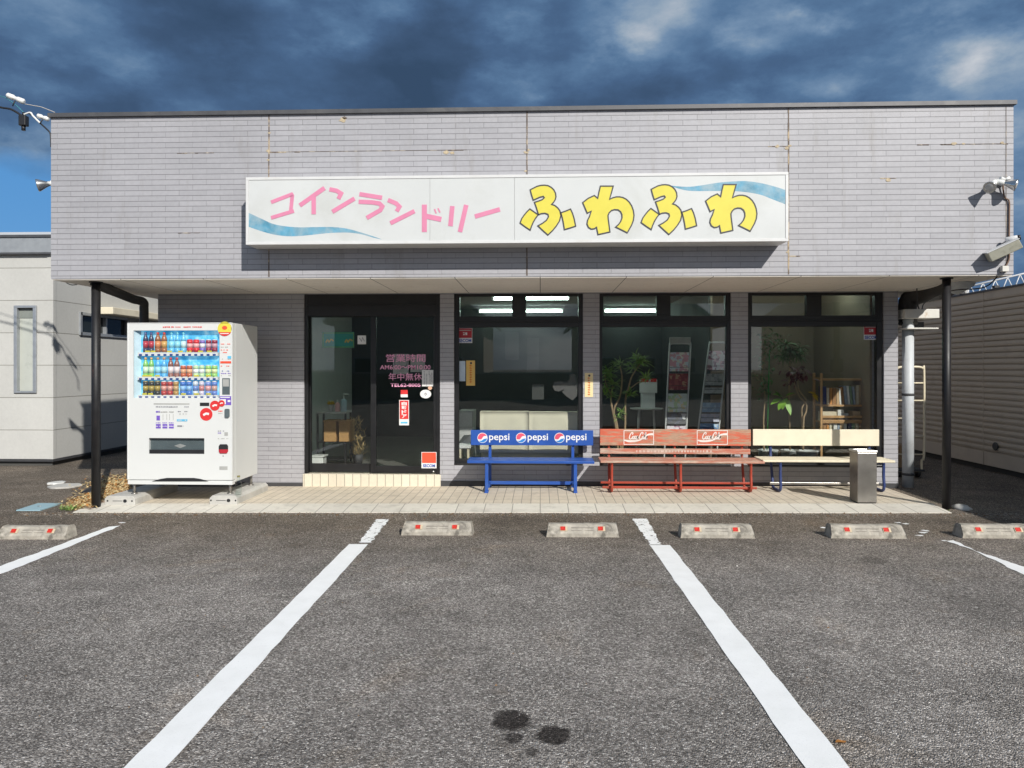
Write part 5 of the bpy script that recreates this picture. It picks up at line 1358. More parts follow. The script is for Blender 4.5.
build('bracket_arm', MB().tube([mt + Vector((0, -.06, .005)), mt + Vector((-.05, -.07, .025))], .018, 8).tube([mt + Vector((0, -.06, .005)), mt + Vector((.045, -.07, .025))], .018, 8), M['porcelain'], fl1)
cd = MB()
cd.tube(catmull([mt + Vector((.0, -.03, -.03)), P(1004.5, 197, FY - .015), P(1009, 201, FY - .015), P(1009.3, 215, FY - .015), P(1009, 245, FY - .015), P(1009.2, 258, FY - .015), P(1006, 266, FY - .015), P(1002.5, 271, FY - .015)], 6), .008, 8)
tag(build('conduit', cd, M['brown_cable']), 'thin brown conduit running down the right end of the fascia', 'conduit')
bxm = MB(); a, b = P(999.5, 266.5, FY), P(1006, 272, FY); bxm.box((a.x, FY - .05, b.z), (b.x, FY - .002, a.z))
tag(build('junction_box', bxm, M['hood'], None, .004), 'small stained junction box at the bottom right corner of the fascia', 'junction box')
cl_ = P(1003, 250, FY - .12); ang = R(27)
lb = thing('wall_lamp', 'tilted olive grey box lamp near the lower right corner of the fascia', 'wall lamp', cl_)
xf = Matrix.Translation(cl_) @ Matrix.Rotation(-ang, 4, 'Y') @ Matrix.Rotation(R(-18), 4, 'Z')
build('housing', MB().box((-.15, -.07, -.055), (.15, .07, .04), xf), M['lamp_body'], lb, .008)
build('cover', MB().box((-.155, -.076, .041), (.155, .076, .05), xf), M['white'], lb, .003)
build('bracket', MB().box((cl_.x - .02, cl_.y + .055, cl_.z - .02), (cl_.x + .02, FY - .002, cl_.z + .02)), M['lamp_body'], lb)
cc_ = P(1013.5, 238.5, FY - .1)
cv = thing('security_camera', 'small white bullet camera above the box lamp, pointing right', 'camera', cc_)
ax = Vector((.8, -.55, .12))
build('body', MB().lathe([(.02, -.07), (.027, -.06), (.027, .035), (.022, .04)], cc_, 16, ax), M['white'], cv)
build('lens', MB().lathe([(.026, .036), (.026, .062), (.0, .058)], cc_, 16, ax), M['black_plastic'], cv)
build('mount', MB().tube([cc_ + Vector((-.03, .03, 0)), cc_ + Vector((-.04, .096, -.03))], .009, 8), M['white'], cv)
ml_ = P(52, 187, FY + .25); ml_.x = XL
fl2 = thing('floodlight', 'floodlight heads peeking out at the left end of the fascia', 'floodlight', ml_, 'floodlights at the fascia ends')
build('bracket', MB().lathe([(.03, 0), (.03, .04), (.015, .05)], ml_, 14, (-1, 0, 0)), M['mustard'], fl2)
bulb('', fl2, ml_ + Vector((-.27, -.02, .02)), (-.86, -.42, -.25), 1.1)
build('bracket_arm', MB().tube([ml_ + Vector((-.03, 0, 0)), ml_ + Vector((-.15, 0, .03)), ml_ + Vector((-.20, -.01, .045))], .02, 8).tube([ml_ + Vector((-.04, 0, 0)), ml_ + Vector((-.14, .01, -.09))], .02, 8), M['porcelain'], fl2)
# service drop at the left roof corner
CYY = 8.3
cp_ = lambda u, v_: P(u, v_, CYY)
def wire(pts, r, m, lab, grp=None, far=True):
    p = [cp_(*q) for q in pts]
    mb = MB().tube(catmull(p, 6), r, 6)
    return tag(build('cable', mb, M[m]), lab, 'cable', grp)
wire([(-60, 92), (-20, 101), (0, 107.2), (10, 109), (17, 112.5), (22, 116)], .012, 'cable', 'thick black service cable entering from the left edge')
wire([(-60, 80), (-20, 92), (2, 96.5), (9, 100), (18, 107), (26, 115)], .005, 'teal_cable', 'thin teal cable passing under the larger white insulator')
wire([(25, 104), (33, 105.5), (41, 107), (49, 110), (55, 112.5)], .005, 'pale_cable', 'pale tie wire from the larger insulator to the roof corner')
wire([(22, 115), (28, 113), (34, 117), (40, 123), (46, 128.5), (50, 133), (50.8, 140), (51, 147)], .009, 'cable', 'black cable looping down the left fascia edge')
wire([(23, 115), (30, 112.6), (33, 116), (38, 121), (40, 123)], .011, 'porcelain', 'short white sheathed cable between the black box and the fascia')
def insulator(u0, v0, u1, v1, r, lab):
    a, b = cp_(u0, v0), cp_(u1, v1); L = (b - a).length
    t = thing('insulator', lab, 'insulator', a, 'white insulators at the left roof corner')
    build('body', MB().lathe([(r * .6, 0), (r, L * .06), (r, L * .36), (r * .72, L * .42), (r * .72, L * .56), (r, L * .62), (r, L * .94), (r * .5, L)], a, 14, b - a), M['porcelain'], t)
    m = a.lerp(b, .5); build('clamp', MB().tube([m + Vector((0, -.01, -r)), m + Vector((-.02, -.01, -r * 2.1)), m + Vector((-.03, -.01, -r * 3))], .007, 6), M['cable'], t)
insulator(7, 95, 24.5, 102, .031, 'larger white porcelain insulator on the cables left of the roof corner')
insulator(37.5, 115.5, 49, 119.5, .026, 'smaller white porcelain insulator touching the left fascia edge')
c = cp_(23.5, 121)
sb = thing('splice_box', 'black box hanging from the cables left of the fascia', 'splice box', c)
build('box', MB().box((c.x - .04, c.y - .035, c.z - .06), (c.x + .045, c.y + .035, c.z + .06)), M['black_plastic'], sb, .01)
build('gland', MB().lathe([(.022, -.11), (.022, -.06), (.0, -.06)], c, 12).lathe([(.015, .06), (.012, .1)], c, 12), M['cable'], sb)
# ------------------------------------------------------------------ neighbouring building, left
LY = 11.6
lx1 = P(53, 400, LY).x; lx0 = -14.0; lzt = P(25, 238, LY).z; lzf = P(25, 253, LY).z; LBK = 19.0
gl = gz(-9)
nb = thing('neighbour_building', 'cream panelled house with a grey eaves band left of the laundry', 'building', (lx1, LY, gl))
wz = lambda v_: P(25, v_, LY).z
wu = lambda u: P(u, 350, LY).x
fw = MB()
ox0, ox1, oz0, oz1 = wu(16), wu(36), wz(391), wz(308)
zf0 = gl + 0.10
fw.box((lx0, LY, zf0), (ox0, LY + .15, lzf)); fw.box((ox1, LY, zf0), (lx1, LY + .15, lzf)); fw.box((ox0, LY, zf0), (ox1, LY + .15, oz0)); fw.box((ox0, LY, oz1), (ox1, LY + .15, lzf))
# side wall with its slot window
sy0, sy1 = PX(79.5, 320, lx1).y, PX(128, 320, lx1).y
sz1_, sz0_ = PX(79.5, 313, lx1).z, PX(79.5, 334, lx1).z
fw.box((lx1 - .15, LY + .15, zf0), (lx1, sy0, lzf)); fw.box((lx1 - .15, sy1, zf0), (lx1, LBK, lzf)); fw.box((lx1 - .15, sy0, zf0), (lx1, sy1, sz0_)); fw.box((lx1 - .15, sy0, sz1_), (lx1, sy1, lzf))
fw.box((lx0, LBK, zf0), (lx1, LBK + .15, lzf))
build('wall', fw, M['panel'], nb)
build('corner_trim', MB().box((lx1 - .09, LY - .012, zf0), (lx1 + .012, LY - .001, lzf - .002)).box((lx1 + .001, LY - .001, zf0), (lx1 + .012, LY + .06, lzf - .002)), M['panel'], nb)
build('foundation', MB().box((lx0, LY + .03, gl - .3), (lx1 - .03, LBK, zf0 - .001)), M['foundation'], nb)
build('drip_edge', MB().box((lx0, LY - .025, zf0 - .02), (lx1 + .02, LY - .001, zf0 + .02)).box((lx1 + .001, LY - .001, zf0 - .02), (lx1 + .02, LBK, zf0 + .02)), M['base_dark'], nb)
rf = MB(); rf.box((lx0, LY - .06, lzf), (lx1 + .06, LBK + .1, lzt))
ro = build('eaves_band', rf, M['fascia_metal'], nb, .004)
build('eaves_trim', MB().box((lx0, LY - .08, lzt), (lx1 + .08, LBK, lzt + .04)).box((lx0, LY - .07, lzf - .03), (lx1 + .07, LY - .001, lzf - .001)), M['coping'], nb)
r2 = MB(); r2.add([(lx0, LY + .1, lzt + .045), (lx1 + .05, LY + .1, lzt + .045), (lx1 + .05, LBK, lzt + .55), (lx0, LBK, lzt + .62)], [(0, 1, 2, 3)])
build('roof', MB().prism([(lx1 + .05, LY + .3, lzt + .045), (lx1 + .05, LY + .3, lzt + .10), (lx1 + .05, LY + 1.6, lzt + .40), (lx1 + .05, LBK, lzt + .30), (lx1 + .05, LBK, lzt + .045)], (lx0 - lx1, 0, 0)), M['white'], nb)
wf = MB(); t_ = .035
wf.box((ox0 - .02, LY - .03, oz0 - .03), (ox1 + .02, LY + .1, oz0)); wf.box((ox0 - .02, LY - .03, oz1), (ox1 + .02, LY + .1, oz1 + .04)); wf.box((ox0 - .02, LY - .03, oz0), (ox0 + t_, LY + .1, oz1)); wf.box((ox1 - t_, LY - .03, oz0), (ox1 + .02, LY + .1, oz1))
w_ = build('window', wf, M['frame_alu'], nb, .004)
build('pane', B((ox0 + t_, LY + .04, oz0), (ox1 - t_, LY + .046, oz1)), M['blind'], w_)
build('blind', B((ox0 + t_, LY + .03, oz1 - .16), (ox1 - t_, LY + .038, oz1 - .001)), pm('grey blind', (0.22, .24, .22), .7), w_)
wf = MB(); X_ = lx1
wf.box((X_ - .1, sy0, sz0_ - .02), (X_ + .03, sy1, sz0_ + .035)); wf.box((X_ - .1, sy0, sz1_ - .035), (X_ + .03, sy1, sz1_ + .02)); wf.box((X_ - .1, sy0 - .02, sz0_ - .02), (X_ + .03, sy0 + .04, sz1_ + .02)); wf.box((X_ - .1, sy1 - .04, sz0_), (X_ + .03, sy1, sz1_)); wf.box((X_ - .08, (sy0 + sy1) / 2, sz0_), (X_ + .02, (sy0 + sy1) / 2 + .04, sz1_))
w_ = build('window', wf, M['frame_alu'], nb, .004)
build('pane', B((X_ - .05, sy0, sz0_), (X_ - .044, sy1, sz1_)), M['dark_glass'], w_)
# cream awning box on the side wall
a = PX(103.5, 307, lx1 + .15); b = PX(140, 319, lx1 + .15)
aw = build('window_hood', MB().box((lx1 + .012, a.y, PX(103.5, 314, lx1 + .15).z), (lx1 + .32, a.y + 2.3, a.z)), M['cream_board'], nb, .01)
pp = MB(); pp.tube([(lx1 + .5, 15.5, gl), (lx1 + .5, 15.5, 2.9)], .05, 12)
# ------------------------------------------------------------------ corrugated warehouse, right
HX = 6.42; HY0, HY1 = 3.0, 24.0
hz1 = PX(1024, 283, HX).z; hz0 = PX(1024, 473.5, HX).z
wh = thing('warehouse', 'long low shed clad in brown ribbed metal along the right side', 'shed', (HX + 2, 12, gz(HX)))
pit = 0.083; n = int((hz1 - hz0 - .22) / pit); prof = []
z = hz0
prof += [(HX + .012, z), (HX, z + .004), (HX, z + .20)]
z += .20
for k in range(n):
    prof += [(HX + .024, z + .003), (HX + .024, z + .014), (HX + .002, z + .020), (HX - .006, z + pit * .55), (HX - .004, z + pit)]
    z += pit
prof.append((HX, hz1))
mb = MB(); N_ = 12; m_ = len(prof)
for i in range(N_ + 1):
    y = HY0 + (HY1 - HY0) * i / N_
    for (x, zz) in prof: mb.v.append(Vector((x, y, zz)))
for i in range(N_):
    for k in range(m_ - 1): mb.face((i * m_ + k, i * m_ + k + 1, (i + 1) * m_ + k + 1, (i + 1) * m_ + k))
mb.box((HX + .03, HY0, hz0), (HX + 7, HY0 + .1, hz1)); mb.box((HX + .03, HY1 - .1, hz0), (HX + 7, HY1, hz1)); mb.box((HX + 6.9, HY0 + .1, hz0), (HX + 7, HY1 - .1, hz1))
mb.box((HX + .03, HY0 + .1, hz0), (HX + .06, HY1 - .1, hz1))
build('wall', mb, M['shutter'], wh)
build('roof', MB().prism([(HX - .02, HY0 - .05, hz1 - .03), (HX - .02, HY0 - .05, hz1 - .005), (HX + 3.5, HY0 - .05, hz1 + .10), (HX + 7.1, HY0 - .05, hz1 - .005), (HX + 7.1, HY0 - .05, hz1 - .03)], (0, HY1 - HY0 + .1, 0)), M['coping'], wh)
build('footing', B((HX + .08, HY0 + .1, -.3), (HX + 6.8, HY1 - .1, hz0 - .001)), M['foundation'], wh)
vt = MB(); c = PX(996.5, 445, HX); vt.lathe([(.05, 0), (.06, .02), (.05, .03)], c + Vector((0, 0, -.02)), 12, (-1, 0, 0))
build('wall_vent', vt, M['foundation'], wh)
bl_ = MB()
for u in (930, 963, 997): c = PX(u, 290, HX); bl_.box((HX - .05, c.y - .03, hz1 - .004), (HX + .02, c.y + .03, hz1 + .03))
build('roof_bolt', bl_, M['base_dark'], wh)
# vertical laps in the siding
lp_ = MB()
for y in (8.2, 10.9, 13.6, 16.3): lp_.box((HX - .010, y, hz0 + .003), (HX - .004, y + .012, hz1 - .003))
build('siding_lap', lp_, M['shutter'], wh)
# lattice mast and stub pole beyond the shed
tr = MB(); ty = 24.5
q = lambda u, v_: P(u, v_, ty)
ch_ = [(q(958, 289), q(1120, 251)), (q(958, 301), q(1120, 269))]
for a, b in ch_: tr.tube([a, b], .03, 6)
for k in range(13):
    t0, t1 = k / 13, (k + .5) / 13
    tr.tube([ch_[0][0].lerp(ch_[0][1], t0), ch_[1][0].lerp(ch_[1][1], t1)], .018, 5); tr.tube([ch_[1][0].lerp(ch_[1][1], t1), ch_[0][0].lerp(ch_[0][1], (k + 1) / 13)], .018, 5)
b = q(1110, 254); tr.tube([(b.x, ty, 0), b], .05, 8); b = q(962, 290); tr.tube([(b.x, ty, 0), b], .05, 8)
tag(build('lattice_beam', tr, M['white_truss']), 'white steel lattice beam rising behind the ribbed shed', 'lattice beam')
pq = MB(); a = q(975.5, 281); pq.box((a.x - .14, ty + .6, 0), (a.x + .14, ty + .88, a.z + .25)); pq.box((a.x - .17, ty + .57, a.z + .25), (a.x + .17, ty + .91, a.z + .30))
tag(build('concrete_pole', pq, M['concrete']), 'stubby concrete pole top showing above the ribbed shed roof', 'pole')
# roll cage between pipe and shed
ry = 10.2
rc_ = thing('roll_cage', 'cream tube roll cage parked behind the grey downpipe', 'trolley', (P(912, 470, ry).x, ry, gz(5)))
r0 = P(896, 400, ry).x; r1 = P(924, 400, ry).x; zt_ = P(912, 367, ry).z; zb2 = P(912, 467, ry).z
rt = MB(); rr0 = .016
rt.tube(catmull([(r0, ry, zb2), (r0, ry, zt_ - .08), (r0 + .02, ry, zt_ - .02), (r0 + .08, ry, zt_), (r1 - .08, ry, zt_), (r1 - .02, ry, zt_ - .02), (r1, ry, zt_ - .08), (r1, ry, zb2 + .2), (r1 - .03, ry, zb2 + .1), (r1 - .03, ry, zb2 - .05)], 5), rr0, 8)
for v_ in (382.3, 399, 416, 433.5, 450.3, 466.5): rt.tube([(r0, ry, P(0, v_, ry).z), (r1 - .01, ry, P(0, v_, ry).z)], .010, 8)
build('end_frame', rt, M['cream_tube'], rc_)
r3 = MB()
r3.tube(catmull([(r0, ry + .8, zb2), (r0, ry + .8, zt_ - .08), (r0 + .08, ry + .8, zt_), (r1 - .08, ry + .8, zt_), (r1, ry + .8, zt_ - .08), (r1, ry + .8, zb2)], 5), rr0, 8)
for v_ in (382.3, 416, 450.3): r3.tube([(r0, ry + .8, P(0, v_, ry).z), (r1, ry + .8, P(0, v_, ry).z)], .010, 8)
build('end_frame', r3, M['cream_tube'], rc_)
build('deck', B((r0, ry - .02, zb2 - .06), (r1, ry + .82, zb2 - .03)), M['base_dark'], rc_)
for x in (r0 + .05, r1 - .06):
    for y in (ry + .05, ry + .75): build('wheel', MB().lathe([(.03, -.018), (.055, -.014), (.055, .014), (.03, .018)], (x, y, gz(x) + .056), 14, (1, 0, 0)), M['black_plastic'], rc_)
cb2 = MB(); cb2.box((r0 + .06, ry + .15, zb2 - .028), (r1 - .1, ry + .6, zb2 + .28))
tag(build('carton', cb2, pm('brown carton', (.28, .19, .11), .9), None, .004), 'brown carton standing on the roll cage deck', 'carton')

# ------------------------------------------------------------------ things inside the shop
IY = 9.95
# ceiling lamps
def ceiling_lamp(u0, u1, Y, lab):
    x0, x1 = P(u0, 300, Y).x, P(u1, 300, Y).x; z = CEIL - .002
    t = thing('ceiling_lamp', lab, 'ceiling lamp', ((x0 + x1) / 2, Y, z), 'lit tube lamps on the shop ceiling')
    build('housing', B((x0 - .04, Y - .06, z - .05), (x1 + .04, Y + .06, z)), M['white'], t)
    build('lit_tube', MB().tube([(x0, Y, z - .09), (x1, Y, z - .09)], .024, 10), M['tube_light'], t)
    build('tube_socket', MB().box((x0 - .03, Y - .02, z - .12), (x0 - .001, Y + .02, z - .051)).box((x1 + .001, Y - .02, z - .12), (x1 + .03, Y + .02, z - .051)), M['white'], t)
ceiling_lamp(494, 568, 11.6, 'nearer lit tube lamp seen through the small panes over the blue bench')
ceiling_lamp(480, 562, 14.2, 'farther lit tube lamp seen through the small panes over the blue bench')
ceiling_lamp(605, 656, 14.2, 'lit tube lamp seen through the small pane over the red bench')
for (u0, u1, lab) in ((470, 570, 'added fill tube over the sofa, unseen behind the window head'), (610, 720, 'added fill tube over the leaflet racks, unseen behind the window head'), (760, 870, 'added fill tube over the bookcase, unseen behind the window head'), (318, 425, 'added fill tube inside the entrance, unseen behind the door head')):
    ceiling_lamp(u0, u1, 10.25, lab)  # added tubes out of view, brightening what stands near the glass
# sofa seen from behind
a, b = P(480, 411.5, 9.62), P(577.5, 411.5, 9.62)
so = thing('sofa', 'cream two seat sofa standing with its back to the first window', 'sofa', ((a.x + b.x) / 2, 10.2, FL))
xm = (a.x + b.x) / 2 - .0
def cushion(x0, x1, y0, y1, z0, z1, puff=.02):
    mb = MB(); n = 10
    for j in range(n + 1):
        for i in range(n + 1):
            s, t = i / n, j / n
            k = (math.sin(math.pi * s) * math.sin(math.pi * t)) ** .45
            wr_ = .006 * math.sin(9 * s + 5 * t) * k
            mb.v.append(Vector((x0 + (x1 - x0) * s, y0 - puff * k + wr_, z0 + (z1 - z0) * t)))
    for j in range(n):
        for i in range(n): q_ = j * (n + 1) + i; mb.face((q_, q_ + 1, q_ + n + 2, q_ + n + 1), True)
    m = len(mb.v)
    mb.add([(x0, y1, z0), (x1, y1, z0), (x1, y1, z1), (x0, y1, z1)], [(0, 1, 2, 3)])
    B_ = [i for i in range(n + 1)]; 
    def strip(idx, p, q2): mb.face(idx + [q2, p])
    strip(B_, m, m + 1); strip([n + i * (n + 1) for i in range(n + 1)], m + 1, m + 2); strip([n * (n + 1) + n - i for i in range(n + 1)], m + 2, m + 3); strip([(n - i) * (n + 1) for i in range(n + 1)], m + 3, m)
    return mb
build('back_cushion', cushion(a.x, xm + .0, 9.62, 9.79, .42, a.z), M['sofa'], so)
build('back_cushion', cushion(xm + .005, b.x, 9.62, 9.79, .42, a.z - .005), M['sofa'], so)
build('seat', B((a.x, 9.82, FL + .1), (b.x, 10.52, .42)), M['sofa'], so, .03)
build('back_panel', B((a.x + .02, 9.63, FL + .08), (b.x - .02, 9.80, .415)), M['sofa'], so, .02)
build('leg', MB().box((a.x + .05, 9.9, FL), (a.x + .1, 9.95, FL + .08)).box((b.x - .1, 9.9, FL), (b.x - .05, 9.95, FL + .08)), M['black_plastic'], so)
# small white side table with a grey box machine behind
a, b = P(457, 445, 9.85), P(471, 448, 9.85)
ta = thing('side_table', 'small white table at the left end of the first window', 'table', ((a.x + b.x) / 2, 9.95, FL))
build('table_top', B((a.x, 9.8, b.z), (b.x, 10.1, a.z)), M['white'], ta, .004)
for x in (a.x + .03, b.x - .05): build('leg', MB().box((x, 9.82, FL), (x + .03, 9.85, b.z - .001)).box((x, 10.05, FL), (x + .03, 10.08, b.z - .001)), M['cream_tube'], ta)
a, b = P(458, 411, 10.3), P(473, 444, 10.3)
gb = thing('grey_cabinet', 'grey cabinet standing behind the small white side table', 'cabinet', ((a.x + b.x) / 2, 10.5, FL))
build('body', B((a.x, 10.3, FL), (b.x, 10.8, a.z)), M['paper_grey'], gb, .006); build('drawer_front', MB().box((a.x + .012, 10.29, b.z), (b.x - .012, 10.297, (a.z + b.z) / 2)).box((a.x + .012, 10.29, (a.z + b.z) / 2 + .01), (b.x - .012, 10.297, a.z - .02)), M['rack_steel'], gb)
# plant helpers
def trunk(mb, pts, r0, r1): 
    p = catmull(pts, 6); n = len(p); mb.tube(p, [r0 + (r1 - r0) * i / (n - 1) for i in range(n)], 8)
def pot(par, x, y, r, h, z=FL): return build('pot', MB().lathe([(r * .75, 0), (r, h * .95), (r * 1.05, h * .96), (r * 1.05, h), (r * .92, h), (r * .9, h * .9), (0, h * .88)], (x, y, z), 20), M['pot'], par)
# dracaena in window 2
Yp = 9.74; p0 = P(622, 440, Yp)
dc = thing('potted_dracaena', 'tall dracaena with tufts of striped narrow leaves at the left of the second window', 'plant', (p0.x, Yp, FL))
pot(dc, p0.x, Yp, .15, .26)
tk = MB(); T3 = lambda u, v_, d=0: P(u, v_, Yp + d)
trunk(tk, [T3(618, 450), T3(616, 428), T3(612, 408), T3(611, 396), T3(613, 386)], .016, .010)
trunk(tk, [T3(621, 450), T3(617, 425), T3(614, 410), T3(620, 396), T3(622, 378), T3(620, 366)], .015, .009)
trunk(tk, [T3(622, 450), T3(625, 428, .05), T3(625.5, 400, .05), T3(629, 386), T3(632, 376), T3(640, 364)], .015, .009)
trunk(tk, [T3(626, 392, .03), T3(636, 384), T3(643, 380)], .009, .006); trunk(tk, [T3(611, 394), T3(606, 384), T3(605, 374)], .009, .006)
build('trunk', tk, M['bark'], dc)
random.seed(9); lv = MB(); lb_ = MB()
for (u, v_, n, L) in ((613, 384, 60, .17), (609, 376, 50, .16), (605, 372, 40, .17), (620, 364, 36, .15), (640, 362, 80, .17), (634, 368, 45, .15), (646, 378, 45, .14), (630, 394, 45, .13), (612, 396, 35, .13), (637, 358, 40, .14), (621, 412, 24, .10), (618, 418, 18, .09), (605, 392, 26, .13)):
    c = T3(u, v_)
    for k in range(n):
        a = random.uniform(0, 6.28); e_ = random.uniform(-.3, 1.0)
        (lv if random.random() < .72 else lb_).leaf(c + Vector((random.gauss(0, .02), random.gauss(0, .03), random.gauss(0, .02))), (math.cos(a) * math.cos(e_), math.sin(a) * math.cos(e_) * .7, math.sin(e_)), L * random.uniform(.6, 1.1), random.uniform(.012, .02), .22)
build('leaves', lv, M['leaf'], dc); build('leaves', lb_, M['leaf_bright'], dc)
# round table with a stack of white cartons
Yt = 10.9; a, b = P(630, 408, Yt), P(663, 410, Yt)
tb_ = thing('round_table', 'small round table behind the second window carrying a white carton', 'table', ((a.x + b.x) / 2, Yt, FL))
xm = (a.x + b.x) / 2; rt_ = (b.x - a.x) / 2
build('table_top', MB().lathe([(rt_ * .9, -.02), (rt_, -.012), (rt_, 0), (0, 0)], (xm, Yt, a.z), 28), M['paper_grey'], tb_)
for k in range(4):
    an = .6 + k * 1.57; build('leg', MB().tube([(xm + rt_ * .6 * math.cos(an), Yt + rt_ * .6 * math.sin(an), a.z - .02), (xm + rt_ * .85 * math.cos(an), Yt + rt_ * .85 * math.sin(an), FL)], .012, 8), M['rack_steel'], tb_)
a2, b2 = P(642, 393, Yt - .08), P(655, 408, Yt - .08)
cx = thing('leaflet_box', 'white leaflet box with red printed flaps on the round table', 'box', ((a2.x + b2.x) / 2, Yt, a.z))
build('box_body', B((a2.x, Yt - .08, a.z + .001), (b2.x, Yt + .08, a2.z)), M['paper'], cx)
a3, b3 = P(640, 379.5, Yt - .08), P(657, 393, Yt - .08)
build('box_top', MB().box((a3.x, Yt - .09, a2.z + .001), (b3.x, Yt - .02, a3.z)), M['paper'], cx)
for u0, u1 in ((641, 648.5), (650.5, 656.5)):
    p, q2 = P(u0, 378.6, Yt - .091), P(u1, 382, Yt - .091); build('red_print', B((p.x, Yt - .093, q2.z), (q2.x, Yt - .091, p.z)), M['red'], cx)
# magazine racks and magazines
def mag_mat(c1, c2, c3, sc):
    m, nt, b, out = new_mat('printed cover')
    v = nt.nodes.new('ShaderNodeTexVoronoi'); v.inputs['Scale'].default_value = sc; v.distance = 'CHEBYCHEV'; nt.links.new(objco(nt), v.inputs['Vector'])
    s = nt.nodes.new('ShaderNodeSeparateColor'); nt.links.new(v.outputs['Color'], s.inputs[0])
    nt.links.new(nramp(nt, s.outputs[0], [(0, c1), (.4, c2), (.75, c3)], 'CONSTANT'), b.inputs['Base Color']); setin(b, 'Roughness', .35)
    return m
def magazine_rack(us, label, Y, mags, head):
    (ul0, ul1, v0), (ub0, ub1, v1) = us          # top-left/right and row, bottom-left/right and row
    tl, tr_, blo, bro = P(ul0, v0, Y + .22), P(ul1, v0, Y + .22), P(ub0, v1, Y), P(ub1, v1, Y)
    def ex(a, b): t = (a.z - FL - .02) / (a.z - b.z); return a.lerp(b, t)
    bl2, br2 = ex(tl, blo), ex(tr_, bro)
    t = thing('magazine_rack', label, 'magazine rack', ((bl2.x + br2.x) / 2, Y, FL), 'leaflet racks behind the second window')
    fr_ = MB(); fr_.tube(catmull([bl2, bl2.lerp(tl, .5), tl + Vector((0, 0, -.06)), tl + Vector((.02, 0, -.01)), tl + Vector((.06, 0, 0)), tr_ + Vector((-.06, 0, 0)), tr_ + Vector((-.02, 0, -.01)), tr_ + Vector((0, 0, -.06)), br2.lerp(tr_, .5), br2], 5), .012, 8)
    fr_.tube([bl2, bl2 + Vector((0, .3, 0))], .012, 8); fr_.tube([br2, br2 + Vector((0, .3, 0))], .012, 8)
    build('frame', fr_, M['rack_steel'], t)
    if head:
        h = B((tl.x - .0, tl.y - .02, tl.z + .0), (tr_.x, tl.y + .02, tl.z + .085)); build('header_plate', h, M['paper_grey'], t, .004)
    pk = MB(); out = []
    for (va_, vb_, m, lab) in mags:
        ka = (va_ - v0) / (v1 - v0); kb = (vb_ - v0) / (v1 - v0)
        A, B2 = tl.lerp(blo, ka), tr_.lerp(bro, ka); C_, D = tl.lerp(blo, kb), tr_.lerp(bro, kb)
        ins = .015
        A += Vector((ins, 0, 0)); C_ += Vector((ins, 0, 0)); B2 -= Vector((ins, 0, 0)); D -= Vector((ins, 0, 0))
        for P1, P2 in ((C_, D),):
            pk.tube([P1 + Vector((0, -.035, .0)), P2 + Vector((0, -.035, .0))], .004, 6); pk.tube([P1 + Vector((0, -.035, .06)), P2 + Vector((0, -.035, .06))], .003, 6); pk.box((P1.x, P1.y - .036, P1.z - .014), (P2.x, P1.y + .02, P1.z - .006))
        pa = [C_ + Vector((0, -.024, .003)), D + Vector((0, -.024, .003)), B2 + Vector((0, -.012, 0)), A + Vector((0, -.012, 0))]
        o = MB().prism(pa, (0, .012, 0)); tag(build('magazine', o, m), lab, 'magazine', 'magazines in the leaflet racks')
    build('pocket', pk, M['wire'], t)
mm = mag_mat
magazine_rack(((669.5, 690.5, 343.5), (665.5, 686.5, 428.5)), 'leaflet rack with a pale header plate, left of the two racks', 10.0,
  [(352.5, 372, mm((.62, .30, .36), (.55, .62, .70), (.70, .66, .55), 26), 'pink and blue leaflet in the top pocket of the left rack'),
   (374, 390.5, mm((.22, .02, .03), (.30, .05, .05), (.42, .22, .12), 22), 'dark red leaflet in the second pocket of the left rack'),
   (394, 412.5, mm((.55, .62, .58), (.40, .55, .30), (.66, .55, .30), 24), 'pale green and yellow leaflet in the third pocket of the left rack'),
   (413.5, 424, mm((.03, .03, .04), (.05, .06, .10), (.55, .55, .56), 16), 'black leaflet with white print in the fourth pocket of the left rack'),
   (425, 434, mm((.66, .60, .64), (.60, .52, .58), (.30, .12, .2), 30), 'pale pink leaflet in the bottom visible pocket of the left rack')], True)
magazine_rack(((709, 727, 342.5), (698.5, 719, 428.5)), 'leaning wire leaflet rack beside the second pillar, right of the two racks', 10.05,
  [(351, 370.5, mm((.60, .55, .58), (.25, .12, .18), (.62, .35, .42), 28), 'pale leaflet with pink figures in the top pocket of the leaning rack'),
   (374, 386, mm((.35, .36, .36), (.45, .45, .44), (.25, .26, .26), 26), 'grey leaflet in the second pocket of the leaning rack'),
   (388, 394, mm((.55, .56, .55), (.45, .46, .45), (.35, .36, .36), 20), 'short pale leaflet in the third pocket of the leaning rack'),
   (403, 412.5, mm((.16, .30, .48), (.25, .40, .55), (.14, .24, .40), 18), 'blue leaflet in the fourth pocket of the leaning rack'),
   (414, 422, mm((.45, .46, .58), (.35, .38, .52), (.55, .50, .58), 24), 'lilac leaflet in the fifth pocket of the leaning rack'),
   (423.5, 432, mm((.03, .20, .48), (.04, .24, .52), (.40, .5, .6), 16), 'deep blue leaflet in the bottom visible pocket of the leaning rack')], False)
